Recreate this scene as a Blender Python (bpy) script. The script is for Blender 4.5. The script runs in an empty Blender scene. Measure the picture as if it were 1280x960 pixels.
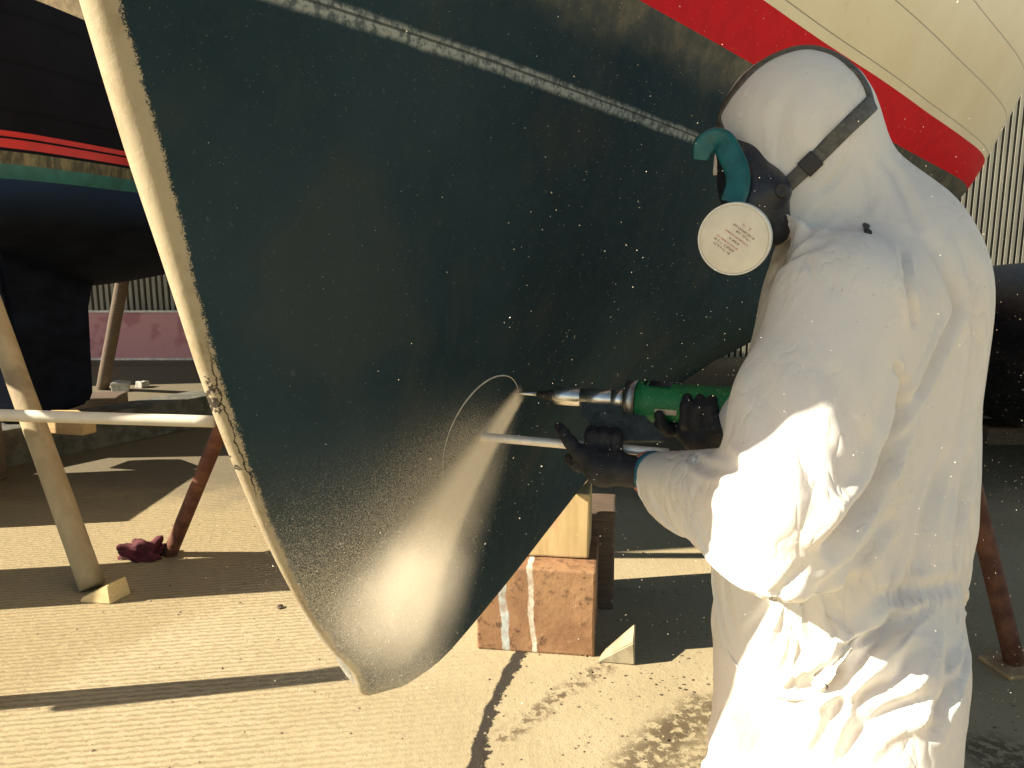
import bpy, bmesh, math, random
import numpy as np
from mathutils import Vector, Matrix, noise as mnoise
from mathutils.bvhtree import BVHTree
R = math.radians
random.seed(7); rng = np.random.default_rng(7)
SC = bpy.context.scene; COL = SC.collection

# ------------------------------------------------------------------ camera, sky, sun, exposure
CAMZ, PITCH, F = 1.5, R(10.2), 1000.0
cam = bpy.data.objects.new('camera', bpy.data.cameras.new('camera')); COL.objects.link(cam)
cam.location = (0, 0, CAMZ); cam.rotation_euler = (R(90) - PITCH, 0, 0)
cam.data.sensor_width = 36; cam.data.lens = F / 1280 * 36
cam.data.clip_start = 0.05; cam.data.clip_end = 2000
SC.camera = cam
SUN_AZ, SUN_EL = 9.0, 30.0        # azimuth: degrees behind the camera, measured from due left
world = bpy.data.worlds.new('World'); SC.world = world; world.use_nodes = True
wn = world.node_tree.nodes; wl = world.node_tree.links
sky = wn.new('ShaderNodeTexSky'); sky.sky_type = 'NISHITA'; sky.sun_disc = False
ts = (-math.cos(R(SUN_AZ)), -math.sin(R(SUN_AZ)))
sky.sun_elevation = R(SUN_EL); sky.sun_rotation = math.atan2(ts[0], ts[1]) % (2 * math.pi)
sky.dust_density = 0.2; sky.air_density = 0.8; sky.altitude = 1500
wb0 = wn.new('ShaderNodeMix'); wb0.data_type = 'RGBA'; wb0.blend_type = 'MULTIPLY'; wb0.inputs[0].default_value = 1.0
wb0.inputs[7].default_value = (1.18, 1.0, .74, 1)                # the photograph's warm white balance
wl.new(sky.outputs[0], wb0.inputs[6]); wl.new(wb0.outputs[2], wn['Background'].inputs[0]); wn['Background'].inputs[1].default_value = 0.06
sun = bpy.data.objects.new('sun', bpy.data.lights.new('sun', 'SUN')); COL.objects.link(sun)
sun.data.energy = 4.1; sun.data.angle = R(0.5); sun.data.color = (1.0, 0.89, 0.70)
sd = Vector((ts[0] * math.cos(R(SUN_EL)), ts[1] * math.cos(R(SUN_EL)), math.sin(R(SUN_EL))))
sun.rotation_euler = sd.to_track_quat('Z', 'Y').to_euler(); sun.location = sd * 30
SC.view_settings.view_transform = 'Standard'; SC.view_settings.look = 'None'
SC.view_settings.gamma = 1; SC.view_settings.use_curve_mapping = False
SC.view_settings.exposure = 1.9
SC.cycles.max_bounces = 8; SC.cycles.diffuse_bounces = 5; SC.cycles.volume_bounces = 2
SC.cycles.use_denoising = True

# ------------------------------------------------------------------ helpers
CP, SP = math.cos(PITCH), math.sin(PITCH)
def U(u, v, d):
    X = (u - 640) / F; Y = (480 - v) / F
    return np.array([X * d, d * (CP + Y * SP), CAMZ + d * (-SP + Y * CP)])
def ray(u, v): return U(u, v, 1.0) - np.array([0, 0, CAMZ])
def G(u, v, z=0.0):
    r = ray(u, v); return np.array([0, 0, CAMZ]) + r * ((z - CAMZ) / r[2])

def tag(o, label=None, cat=None, group=None, kind=None):
    if label: o['label'] = label
    if cat: o['category'] = cat
    if group: o['group'] = group
    if kind: o['kind'] = kind
    return o
def empty(name, loc=(0, 0, 0), label=None, cat=None, group=None):
    o = bpy.data.objects.new(name, None); COL.objects.link(o); o.location = loc
    o.empty_display_size = 0.1
    return tag(o, label, cat, group)
def link(name, me, mat=None, parent=None, smooth=False):
    """links a mesh given in world coordinates under its thing"""
    o = bpy.data.objects.new(name, me); COL.objects.link(o)
    if mat is not None:
        for m in (mat if isinstance(mat, (list, tuple)) else [mat]): me.materials.append(m)
    if smooth:
        for p in me.polygons: p.use_smooth = True
    if parent is not None:
        o.parent = parent
        w = parent_world(parent)
        me.transform(Matrix.Translation(-w))
    return o
def parent_world(p):
    w = Vector((0, 0, 0))
    while p is not None:
        w = w + Vector(p.location); p = p.parent
    return w
def mesh(name, verts, faces, mat=None, parent=None, smooth=False):
    me = bpy.data.meshes.new(name)
    me.from_pydata([tuple(map(float, v)) for v in verts], [], [tuple(map(int, f)) for f in faces]); me.update()
    return link(name, me, mat, parent, smooth)
def bm_obj(name, bm, mat=None, parent=None, smooth=False):
    me = bpy.data.meshes.new(name); bmesh.ops.recalc_face_normals(bm, faces=bm.faces); bm.to_mesh(me); bm.free()
    return link(name, me, mat, parent, smooth)
def frame(axis, up=(0, 0, 1)):
    a = Vector(axis).normalized(); u = Vector(up)
    x = u.cross(a)
    if x.length < 1e-4: x = Vector((1, 0, 0)).cross(a)
    x.normalize(); y = a.cross(x)
    return x, y, a
def tube(bm, pts, rad, n=16, cap=True, irregular=0.0, up=(0, 0, 1)):
    """swept tube; rad scalar or list"""
    pts = [Vector(p) for p in pts]; m = len(pts)
    rads = rad if isinstance(rad, (list, tuple, np.ndarray)) else [rad] * m
    rings = []
    for i, p in enumerate(pts):
        t = pts[min(i + 1, m - 1)] - pts[max(i - 1, 0)]
        x, y, _ = frame(t, up)
        ring = []
        for k in range(n):
            a = 2 * math.pi * k / n
            rr = rads[i] * (1 + irregular * mnoise.noise(Vector((math.cos(a) * 2, math.sin(a) * 2, i * .31))))
            ring.append(bm.verts.new(p + x * math.cos(a) * rr + y * math.sin(a) * rr))
        rings.append(ring)
    for i in range(m - 1):
        for k in range(n):
            bm.faces.new((rings[i][k], rings[i][(k + 1) % n], rings[i + 1][(k + 1) % n], rings[i + 1][k]))
    if cap:
        bm.faces.new(rings[0][::-1]); bm.faces.new(rings[-1])
def lathe(bm, p0, axis, prof, n=40):
    """prof: list of (m along axis, radius)"""
    x, y, a = frame(axis); p0 = Vector(p0); rings = []
    for m, r in prof:
        rings.append([bm.verts.new(p0 + a * m + (x * math.cos(2 * math.pi * k / n) + y * math.sin(2 * math.pi * k / n)) * max(r, 1e-4)) for k in range(n)])
    for i in range(len(prof) - 1):
        for k in range(n):
            bm.faces.new((rings[i][k], rings[i][(k + 1) % n], rings[i + 1][(k + 1) % n], rings[i + 1][k]))
    bm.faces.new(rings[0][::-1]); bm.faces.new(rings[-1])
def box(bm, c, size, rot=0.0, bevel=0.006, jitter=0.0, cuts=0, tilt=None):
    """rough-sawn block: bevelled, optionally subdivided and jittered"""
    b2 = bmesh.new()
    bmesh.ops.create_cube(b2, size=1.0)
    for v in b2.verts: v.co = Vector((v.co.x * size[0], v.co.y * size[1], v.co.z * size[2]))
    if bevel: bmesh.ops.bevel(b2, geom=b2.edges[:], offset=bevel, segments=2, affect='EDGES', profile=.6)
    if cuts:
        bmesh.ops.subdivide_edges(b2, edges=[e for e in b2.edges if e.calc_length() > .05], cuts=cuts, use_grid_fill=True)
    if jitter:
        sd_ = Vector((random.random() * 50, random.random() * 50, 0))
        for v in b2.verts:
            v.co += mnoise.noise_vector(v.co * 9 + sd_) * jitter
    M = Matrix.Translation(Vector(c)) @ Matrix.Rotation(rot, 4, 'Z')
    if tilt: M = M @ tilt
    b2.transform(M)
    me = bpy.data.meshes.new('tmp'); b2.to_mesh(me); b2.free(); bm.from_mesh(me); bpy.data.meshes.remove(me)
def catmull(pts, n=8):
    pts = [np.array(p, float) for p in pts]; out = []
    P = [2 * pts[0] - pts[1]] + pts + [2 * pts[-1] - pts[-2]]
    for i in range(1, len(P) - 2):
        for k in range(n):
            t = k / n
            out.append(.5 * (2 * P[i] + (P[i + 1] - P[i - 1]) * t + (2 * P[i - 1] - 5 * P[i] + 4 * P[i + 1] - P[i + 2]) * t * t + (3 * P[i] - P[i - 1] - 3 * P[i + 1] + P[i + 2]) * t ** 3))
    out.append(pts[-1]); return out
def pchip(xs, ys, x):
    xs = np.array(xs, float); ys = np.array(ys, float); x = np.atleast_1d(np.asarray(x, float))
    h = np.diff(xs); dl = np.diff(ys) / h; m = np.zeros_like(ys)
    for i in range(1, len(xs) - 1):
        if dl[i - 1] * dl[i] > 0:
            w1 = 2 * h[i] + h[i - 1]; w2 = h[i] + 2 * h[i - 1]
            m[i] = (w1 + w2) / (w1 / dl[i - 1] + w2 / dl[i])
    m[0] = dl[0]; m[-1] = dl[-1]
    i = np.clip(np.searchsorted(xs, x) - 1, 0, len(h) - 1); t = (x - xs[i]) / h[i]
    return ((2 * t ** 3 - 3 * t ** 2 + 1) * ys[i] + (t ** 3 - 2 * t ** 2 + t) * h[i] * m[i]
            + (-2 * t ** 3 + 3 * t ** 2) * ys[i + 1] + (t ** 3 - t ** 2) * h[i] * m[i + 1])

# ------------------------------------------------------------------ implicit surfaces (body, gloves)
def surface_nets(D, org, h):
    nx, ny, nz = D.shape; ins = D < 0
    c = [(a, b, e) for a in (0, 1) for b in (0, 1) for e in (0, 1)]
    sh = lambda A, o: A[o[0]:nx - 1 + o[0], o[1]:ny - 1 + o[1], o[2]:nz - 1 + o[2]]
    cnt = sum(sh(ins, o).astype(np.int8) for o in c)
    act = (cnt > 0) & (cnt < 8); idx = np.argwhere(act)
    vid = -np.ones(act.shape, np.int64); vid[act] = np.arange(len(idx))
    vals = np.stack([sh(D, o)[act] for o in c], 1)
    acc = np.zeros((len(idx), 3)); num = np.zeros(len(idx))
    for i in range(8):
        for j in range(i + 1, 8):
            if sum(abs(c[i][k] - c[j][k]) for k in range(3)) != 1: continue
            a, b = vals[:, i], vals[:, j]; m = (a < 0) != (b < 0)
            t = np.where(m, a / np.where(m, a - b, 1), 0)
            p = np.array(c[i]) + t[:, None] * (np.array(c[j]) - np.array(c[i]))
            acc[m] += p[m]; num[m] += 1
    V = (idx + acc / np.maximum(num, 1)[:, None]) * h + np.array(org)
    Fs = []
    for ax in range(3):
        o1, o2 = [(1, 2), (2, 0), (0, 1)][ax]
        A = ins[:-1, :, :] if ax == 0 else ins[:, :-1, :] if ax == 1 else ins[:, :, :-1]
        B = ins[1:, :, :] if ax == 0 else ins[:, 1:, :] if ax == 1 else ins[:, :, 1:]
        e = np.argwhere(A != B); flip = A[tuple(e.T)]
        ok = (e[:, o1] > 0) & (e[:, o2] > 0) & (e[:, o1] < D.shape[o1] - 1) & (e[:, o2] < D.shape[o2] - 1)
        e = e[ok]; flip = flip[ok]
        q = []
        for d1, d2 in ((-1, -1), (0, -1), (0, 0), (-1, 0)):
            k = e.copy(); k[:, o1] += d1; k[:, o2] += d2; q.append(vid[tuple(k.T)])
        q = np.stack(q, 1); q[~flip] = q[~flip][:, ::-1]; Fs.append(q)
    Fq = np.concatenate(Fs); Fq = Fq[(Fq >= 0).all(1)]
    return V, Fq
def grid(lo, hi, h):
    ax = [np.arange(lo[i], hi[i] + h, h, dtype=np.float32) for i in range(3)]
    X, Y, Z = np.meshgrid(*ax, indexing='ij'); return np.stack([X, Y, Z], -1), np.array(lo)
def cone(P, a, b, r1, r2):
    a = np.asarray(a, np.float32); b = np.asarray(b, np.float32); ba = b - a
    pa = P - a; t = np.clip((pa @ ba) / float(ba @ ba), 0, 1)
    return np.sqrt(((pa - t[..., None] * ba) ** 2).sum(-1)) - (r1 + (r2 - r1) * t)
def ell(P, c, r, rot=None):
    q = P - np.asarray(c, np.float32)
    if rot is not None: q = q @ np.asarray(rot, np.float32)
    r = np.asarray(r, np.float32)
    k0 = np.sqrt(((q / r) ** 2).sum(-1)); k1 = np.sqrt(((q / r ** 2) ** 2).sum(-1)) + 1e-6
    return k0 * (k0 - 1) / k1
def smin(a, b, k):
    h = np.clip(.5 + .5 * (b - a) / k, 0, 1); return b * (1 - h) + a * h - k * h * (1 - h)
def smax(a, b, k): return -smin(-a, -b, k)
def vnoise(P, seed=0):
    """numpy value noise in -1..1"""
    i = np.floor(P).astype(np.int64); f = P - i; f = f * f * (3 - 2 * f); out = 0
    for dx in (0, 1):
        for dy in (0, 1):
            for dz in (0, 1):
                k = (i[:, 0] + dx) * 374761393 + (i[:, 1] + dy) * 668265263 + (i[:, 2] + dz) * 2147483647 + seed * 974634777
                k = (k ^ (k >> 13)) * 1274126177; k = (k ^ (k >> 16)) & 0xffff
                w = (f[:, 0] if dx else 1 - f[:, 0]) * (f[:, 1] if dy else 1 - f[:, 1]) * (f[:, 2] if dz else 1 - f[:, 2])
                out = out + w * (k / 32767.5 - 1)
    return out

# ------------------------------------------------------------------ material helpers
class NT:
    def __init__(s, name):
        s.m = bpy.data.materials.new(name); s.m.use_nodes = True
        s.t = s.m.node_tree; s.n = s.t.nodes; s.l = s.t.links
        s.p = s.n['Principled BSDF']; s.out = s.n['Material Output']
    def add(s, typ, **kw):
        n = s.n.new(typ)
        for k, v in kw.items(): setattr(n, k, v)
        return n
    def put(s, sock, v):
        if hasattr(v, 'is_output') or isinstance(v, bpy.types.NodeSocket): s.l.new(v, sock)
        else:
            if sock.type == 'RGBA' and len(v) == 3: v = (*v, 1)
            sock.default_value = v
    def math(s, op, a, b=None, c=None, clamp=False):
        n = s.add('ShaderNodeMath', operation=op, use_clamp=clamp)
        s.put(n.inputs[0], a)
        if b is not None: s.put(n.inputs[1], b)
        if c is not None: s.put(n.inputs[2], c)
        return n.outputs[0]
    def coord(s, kind='Object'): return s.add('ShaderNodeTexCoord').outputs[kind]
    def mapped(s, v, scale=(1, 1, 1), rot=(0, 0, 0), loc=(0, 0, 0)):
        n = s.add('ShaderNodeMapping'); s.put(n.inputs[0], v); n.inputs['Scale'].default_value = scale
        n.inputs['Rotation'].default_value = rot; n.inputs['Location'].default_value = loc; return n.outputs[0]
    def noise(s, v, scale=5, detail=4, rough=.55, dist=0.0):
        n = s.add('ShaderNodeTexNoise'); s.put(n.inputs['Vector'], v); n.inputs['Scale'].default_value = scale
        n.inputs['Detail'].default_value = detail; n.inputs['Roughness'].default_value = rough; n.inputs['Distortion'].default_value = dist
        return n.outputs['Fac']
    def ramp(s, f, a, b, lo=0.0, hi=1.0):
        n = s.add('ShaderNodeMapRange', interpolation_type='SMOOTHSTEP'); s.put(n.inputs[0], f)
        n.inputs[1].default_value = a; n.inputs[2].default_value = b; n.inputs[3].default_value = lo; n.inputs[4].default_value = hi
        return n.outputs[0]
    def mix(s, f, a, b):
        n = s.add('ShaderNodeMix', data_type='RGBA'); s.put(n.inputs['Factor'], f); s.put(n.inputs[6], a); s.put(n.inputs[7], b)
        return n.outputs[2]
    def sep(s, v):
        n = s.add('ShaderNodeSeparateXYZ'); s.put(n.inputs[0], v); return n.outputs
    def bump(s, h, strength=.3, dist=.01, normal=None):
        n = s.add('ShaderNodeBump'); s.put(n.inputs['Height'], h); n.inputs['Strength'].default_value = strength
        n.inputs['Distance'].default_value = dist
        if normal is not None: s.put(n.inputs['Normal'], normal)
        s.put(s.p.inputs['Normal'], n.outputs[0]); return n.outputs[0]
    def base(s, c, rough=.6, metal=0.0, spec=.5):
        s.put(s.p.inputs['Base Color'], c); s.put(s.p.inputs['Roughness'], rough); s.put(s.p.inputs['Metallic'], metal)
        s.p.inputs['Specular IOR Level'].default_value = spec
        return s.m
    def seg(s, xy, a, b):
        """distance to the segment a-b in the ground plane"""
        ax, ay = a; bx, by = b; L = math.hypot(bx - ax, by - ay); dx, dy = (bx - ax) / L, (by - ay) / L
        x, y = xy
        px = s.math('SUBTRACT', x, float(ax)); py = s.math('SUBTRACT', y, float(ay))
        t = s.math('ADD', s.math('MULTIPLY', px, dx), s.math('MULTIPLY', py, dy))
        n = s.math('ABSOLUTE', s.math('SUBTRACT', s.math('MULTIPLY', py, dx), s.math('MULTIPLY', px, dy)))
        over = s.math('MAXIMUM', s.math('MAXIMUM', s.math('MULTIPLY', t, -1.0), s.math('SUBTRACT', t, L)), 0.0)
        return s.math('ADD', n, over)
def simple(name, c, rough=.6, metal=0.0, var=.25, scale=20, bump=.15, bdist=.003, c2=None, spec=.5):
    m = NT(name); v = m.coord(); f = m.noise(v, scale, 5)
    cc = m.mix(m.ramp(f, .3, .7), tuple(x * (1 - var) for x in c), c2 if c2 else tuple(min(1, x * (1 + var)) for x in c))
    m.base(cc, rough, metal, spec)
    if bump: m.bump(m.noise(v, scale * 4, 4), bump, bdist)
    return m.m
def wood(name, c, c2, scale=6, grain=(1, 14, 14), dirt=None, rough=.75):
    m = NT(name); v = m.coord(); g = m.mapped(v, grain)
    f = m.noise(g, scale, 6, .6, .6); f2 = m.noise(v, 4, 3)
    col = m.mix(m.ramp(f, .3, .72), c, c2)
    if dirt: col = m.mix(m.ramp(f2, .52, .72), col, dirt)
    m.base(col, rough); m.bump(f, .25, .004); return m.m

# ================================================================== GROUND
m = NT('concrete'); v = m.coord(); xyz = m.sep(v); xy = (xyz[0], xyz[1])
f1 = m.noise(v, 1.3, 6, .6); f2 = m.noise(v, 30, 5, .65); f3 = m.noise(v, 170, 3, .6)
wob = m.noise(v, 4.0, 4)
ridge_v = m.mapped(v, (26, 62, 1), (0, 0, R(-9)))
rid_n = m.noise(ridge_v, 1.0, 4, .6, .4)
rw = m.add('ShaderNodeTexWave', wave_type='BANDS', bands_direction='Y'); m.put(rw.inputs['Vector'], m.mapped(v, (1, 1, 1), (0, 0, R(-9)))); rw.inputs['Scale'].default_value = 11; rw.inputs['Distortion'].default_value = 2.2; rw.inputs['Detail'].default_value = 4; rw.inputs['Detail Scale'].default_value = 2.5
rid = m.math('ADD', m.math('MULTIPLY', rid_n, .72), m.math('MULTIPLY', rw.outputs['Fac'], .26))
# broomed, older slab to the left of a line; smoother sandy slab to the right
a0, b0 = G(300, 735), G(-60, 905)
sideL = m.math('ADD', m.math('MULTIPLY', m.math('SUBTRACT', xyz[1], float(a0[1])), float(b0[0] - a0[0])),
               m.math('MULTIPLY', m.math('SUBTRACT', xyz[0], float(a0[0])), float(a0[1] - b0[1])))
left = m.ramp(m.math('ADD', sideL, m.math('MULTIPLY', m.math('SUBTRACT', wob, .5), .35)), -.10, .16, 1, 0)
left_broad = m.ramp(xyz[0], -1.1, .2, 1, 0)
col = m.mix(m.ramp(f1, .3, .7), (.33, .27, .16), (.395, .325, .205))
col = m.mix(m.math('MULTIPLY', left, .55), col, (.27, .21, .11))
col = m.mix(m.ramp(f2, .56, .72, 0, .30), col, (.20, .15, .08))
col = m.mix(m.math('MULTIPLY', m.ramp(rid, .44, .62), m.math('MULTIPLY', left_broad, .55)), col, (.175, .13, .068))
grit = m.ramp(m.noise(v, 95, 2, .5), .655, .70)
right = m.ramp(xyz[0], -.05, .25)
col = m.mix(m.math('MULTIPLY', grit, m.math('ADD', .25, m.math('MULTIPLY', right, .5))), col, (.07, .05, .03))
fine = m.noise(v, 22, 6, .75)
zx = m.noise(v, 11, 3, .6)
xy = (m.math('ADD', xyz[0], m.math('MULTIPLY', m.math('SUBTRACT', zx, .5), .07)), xyz[1])
def streak(pts, w, soft, thr, colr, amt=1.0):
    global col
    for p, q in zip(pts[:-1], pts[1:]):
        d = m.seg(xy, p[:2], q[:2])
        d = m.math('ADD', d, m.math('MULTIPLY', m.math('SUBTRACT', fine, .5), w * 1.5 + .022))
        d = m.math('ADD', d, m.math('MULTIPLY', m.math('SUBTRACT', f3, .5), .02))
        k = m.ramp(d, w, w + soft, amt, 0)
        if thr: k = m.math('MULTIPLY', k, m.ramp(f2, thr, thr + .12))
        col = m.mix(k, col, colr)
streak([G(652, 812), G(632, 850), G(612, 890), G(590, 965)], .018, .006, 0, (.035, .028, .02))
streak([G(604, 925), G(606, 990)], .006, .006, 0, (.03, .022, .016))
streak([G(770, 826), G(700, 868), G(628, 925)], .010, .05, .46, (.10, .07, .04), .8)
streak([G(890, 880), G(840, 915), G(790, 965)], .030, .09, .40, (.09, .065, .035), .85)
streak([G(905, 960), G(880, 1000)], .10, .1, .45, (.09, .065, .035), .7)
streak([G(1230, 940), G(1290, 955)], .05, .1, .42, (.09, .065, .035), .8)
streak([G(860, 742), G(725, 735)], .004, .02, .5, (.10, .07, .04), .6)
# shade painted into the ground colour under and behind the boats
painted_shade = m.ramp(m.math('ADD', xyz[1], m.math('MULTIPLY', wob, .8)), 4.6, 5.4)
col = m.mix(m.math('MULTIPLY', painted_shade, .7), col, (.075, .066, .05))
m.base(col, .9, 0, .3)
hgt = m.math('ADD', m.math('MULTIPLY', f2, .5), m.math('ADD', m.math('MULTIPLY', f3, .25), m.math('MULTIPLY', m.math('MULTIPLY', rid, left_broad), .9)))
m.bump(hgt, .55, .012)
CONC = m.m
bm = bmesh.new()
xs = sorted(set([-300, -100, -40, -20] + [round(x, 3) for x in np.arange(-10, 10.1, .5)] + [20, 40, 100, 300]))
ys = sorted(set([-100, -30, -10] + [round(y, 3) for y in np.arange(-4, 13, .5)] + [20, 40, 100, 400]))
gv = [[bm.verts.new((x, y, 0)) for y in ys] for x in xs]
for i in range(len(xs) - 1):
    for j in range(len(ys) - 1): bm.faces.new((gv[i][j], gv[i + 1][j], gv[i + 1][j + 1], gv[i][j + 1]))
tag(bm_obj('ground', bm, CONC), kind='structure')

# ================================================================== FENCE
m = NT('corrugated_sheet'); v = m.coord(); f = m.noise(m.mapped(v, (3, 3, .5)), 3, 5); f2 = m.noise(v, 25, 4)
col = m.mix(m.ramp(f, .35, .7), (.24, .225, .18), (.32, .30, .23)); col = m.mix(m.ramp(f2, .6, .75, 0, .5), col, (.2, .16, .11))
m.base(col, .6); CORR = m.m
DKST = simple('dark_steel', (.05, .045, .04), .6, .3)
fence = empty('metal_fence', (0, 10.4, 0), 'tall corrugated metal fence standing behind all the boats', 'fence')
pts = []; per = .076
n = int(26 / per)
V = []; Fc = []
prof = [(0, 0), (.34, 0), (.40, .10), (.94, .10)]
for i in range(n):
    for (a, b) in prof: V.append((-13 + (i + a) * per, 10.4 - b, 0)); V.append((-13 + (i + a) * per, 10.4 - b, 3.4))
for i in range(len(V) // 2 - 1): Fc.append((2 * i, 2 * i + 2, 2 * i + 3, 2 * i + 1))
o = mesh('sheet', V, Fc, CORR, fence)
md = o.modifiers.new('thick', 'SOLIDIFY'); md.thickness = .003
for z in (.5, 2.0, 3.2):
    bm = bmesh.new(); box(bm, (0, 10.45, z), (26, .05, .08), 0, .004); bm_obj('rail', bm, DKST, fence)
for x in np.arange(-12, 12.1, 2.4):
    bm = bmesh.new(); box(bm, (x, 10.52, 1.7), (.08, .08, 3.4), 0, .005); bm_obj('post', bm, DKST, fence)

# ================================================================== MAIN BOAT
P0 = np.array([-.27, 1.47]); DIR = np.array([.338, .941]); DIR /= np.hypot(*DIR); PERP = np.array([DIR[1], -DIR[0]])
TRIM = .07
def boat(s, L, z): 
    p = P0 + DIR * s + PERP * L; return np.array([p[0], p[1], z])
def centre_hit(u, v, off=-.018):
    r = ray(u, v); c = -P0 @ PERP; k = r[:2] @ PERP; d = (off - c) / k
    p = r[:2] * d - P0; return p @ DIR, CAMZ + r[2] * d
ZB = .61; RB = .06
stem_px = [(82, -30), (90, 0), (110, 65), (130, 130), (190, 320), (217, 405), (245, 490), (272, 560), (300, 625), (335, 700), (370, 762), (405, 810), (432, 838)]
stem = sorted([centre_hit(u, v)[::-1] for u, v in stem_px])
stem = [(z, s) for z, s in stem]
zt0, st0 = stem[-1]; zt1, st1 = stem[-4]
rake = (st0 - st1) / (zt0 - zt1)
stem += [(2.3, st0 + rake * (2.3 - zt0)), (3.2, st0 + rake * (3.2 - zt0) * 1.02)]
zlow, slow = stem[0]
stem = [(ZB, slow + .13), (ZB + .004, slow + .085), (ZB + .016, slow + .04)] + stem if zlow > ZB + .025 else [(ZB, slow + .12)] + stem[1:]
print('stem', stem[:5])
sz = [a for a, b in stem]; ss = [b for a, b in stem]
def s_stem(z): return float(pchip(sz, ss, z)[0])
TT = [0, .06, .2, .5, 1.0, 1.6, 2.6, 4.0, 6.0, 8.0, 9.2]
TAB = {0.62: [.006, .080, .108, .100, .080, .062, .055, .055, .055, .05, .04],
       .72: [.006, .082, .110, .112, .102, .092, .12, .20, .19, .11, .05],
       .90: [.006, 0.062, .098, .132, .138, .145, .27, .43, .42, .25, .05],
       1.10: [.008, 0.053, .098, .168, .225, .30, .49, .62, .60, .35, .06],
       1.35: [.012, 0.046, .11, .21, .330, .46, .74, .98, 1.0, .6, .08],
       1.60: [.02, 0.052, .115, .238, .40, .54, .76, 1.0, 1.05, .75, .12],
       1.80: [.02, 0.054, .12, .248, .432, .625, .96, 1.33, 1.40, 1.1, .5],
       1.97: [.02, 0.055, .122, .258, .45, .67, 1.05, 1.50, 1.58, 1.35, .9],
       2.20: [.02, 0.057, .128, .275, .49, .74, 1.15, 1.60, 1.70, 1.5, 1.1],
       2.60: [.02, 0.061, .14, .305, .55, .84, 1.28, 1.74, 1.84, 1.65, 1.25],
       3.00: [.02, 0.064, .15, .33, .60, .92, 1.40, 1.86, 1.96, 1.78, 1.35]}
TZ = sorted(TAB)
def half(t, z):
    cols = [float(pchip(TT, TAB[k], max(t, 0))[0]) for k in TZ]
    return float(pchip(TZ, cols, z)[0])
ts_ = np.concatenate([np.linspace(0, .05, 4), np.linspace(.08, 1.2, 30), np.linspace(1.28, 4.2, 42), np.linspace(4.4, 9.2, 26)])
ZW0, ZW1, ZDK = 1.97, 2.09, 3.0
zA = [ZB + RB * (1 - math.cos(a)) for a in np.linspace(0, math.pi / 2, 10)] + list(np.linspace(ZB + RB + .02, ZW0, 46))
zR = list(np.linspace(ZW0, ZW1, 6)); zT = list(np.linspace(ZW1, ZDK, 26))
def hullpoint(t, zp, side=1):
    s = s_stem(zp) + t
    k = min(max((zp - .85) / .6, 0), 1)
    L = half(t, zp)
    if zp < ZB + RB: L *= math.sqrt(max(1 - ((ZB + RB - zp) / RB) ** 2, 0)) * .98 + .02
    wv = .0035 * mnoise.noise(Vector((s * 2.1, zp * 2.4, side))) * min(t / .3, 1)
    return s, zp, boat(s, side * (L + wv), zp - TRIM * s * k)
def hull_part(name, zs, mat, parent, bottom=False):
    V, Fc, uv = [], [], []
    nt, nz = len(ts_), len(zs)
    for side in (1, -1):
        base = len(V)
        for z in zs:
            for t in ts_:
                s, zp, p = hullpoint(t, z, side); V.append(p); uv.append((s, zp))
        for j in range(nz - 1):
            for i in range(nt - 1):
                q = [base + j * nt + i, base + j * nt + i + 1, base + (j + 1) * nt + i + 1, base + (j + 1) * nt + i]
                Fc.append(q if side == 1 else q[::-1])
    h = nt * nz
    for j in range(nz - 1):
        q = [h + j * nt, j * nt, (j + 1) * nt, h + (j + 1) * nt]; Fc.append(q)          # stem face
        e = nt - 1; Fc.append([j * nt + e, h + j * nt + e, h + (j + 1) * nt + e, (j + 1) * nt + e])   # transom
    if bottom:
        for i in range(nt - 1): Fc.append([h + i, h + i + 1, i + 1, i])
    o = mesh(name, V, Fc, mat, parent, True)
    me = o.data; lay = me.uv_layers.new(name='hull'); vi = np.zeros(len(me.loops), np.int32); me.loops.foreach_get('vertex_index', vi)
    lay.data.foreach_set('uv', np.array(uv, np.float32)[vi].ravel())
    return o
# antifouling: dark green-black paint, scuffed old waterline, powder lying on it round the cut
CIRC_S, CIRC_Z, CIRC_R = None, None, .128
def hull_hit(u, v):
    """pixel -> hull side, by bisection on the loft"""
    r = ray(u, v); c = np.array([0, 0, CAMZ]); best = None
    for d in np.linspace(.7, 3, 900):
        p = c + r * d; q = p[:2] - P0; s = q @ DIR; L = q @ PERP; k = min(max((p[2] - .85) / .6, 0), 1); zp = p[2] + TRIM * s * k
        if zp < ZB: continue
        t = s - s_stem(zp)
        if t > 0 and half(t, zp) >= L: return s, zp, p
    return None
hc = hull_hit(603, 546); CIRC_S, CIRC_Z, CPT = hc
print('circle', hc)
m = NT('antifouling'); uvn = m.coord('UV'); v = m.coord(); uvx = m.sep(uvn); s_, z_ = uvx[0], uvx[1]
n1 = m.noise(v, 2.2, 5, .6); n2 = m.noise(v, 14, 6, .7); n3 = m.noise(v, 70, 4, .7); n4 = m.noise(m.mapped(v, (1, 1, .25)), 6, 5, .65)
col = m.mix(m.ramp(n1, .3, .7), (.0100, .0250, .0325), (.0180, .0370, .0450))
col = m.mix(m.ramp(n2, .5, .75, 0, .55), col, (.030, .042, .042))
col = m.mix(m.ramp(n4, .55, .75, 0, .5), col, (.034, .042, .040))
n5 = m.noise(v, 3.1, 3, .5)
col = m.mix(m.ramp(n5, .56, .68, 0, .4), col, (.040, .042, .038))
# fine powder clinging to the paint
spk = m.ramp(m.noise(v, 300, 2, .5), .69, .76); spk2 = m.ramp(m.noise(v, 90, 2, .5), .70, .74)
col = m.mix(m.math('MULTIPLY', spk, m.ramp(n2, .35, .6, .15, .6)), col, (.22, .21, .18))
col = m.mix(m.math('MULTIPLY', spk2, .06), col, (.3, .3, .27))
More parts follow.
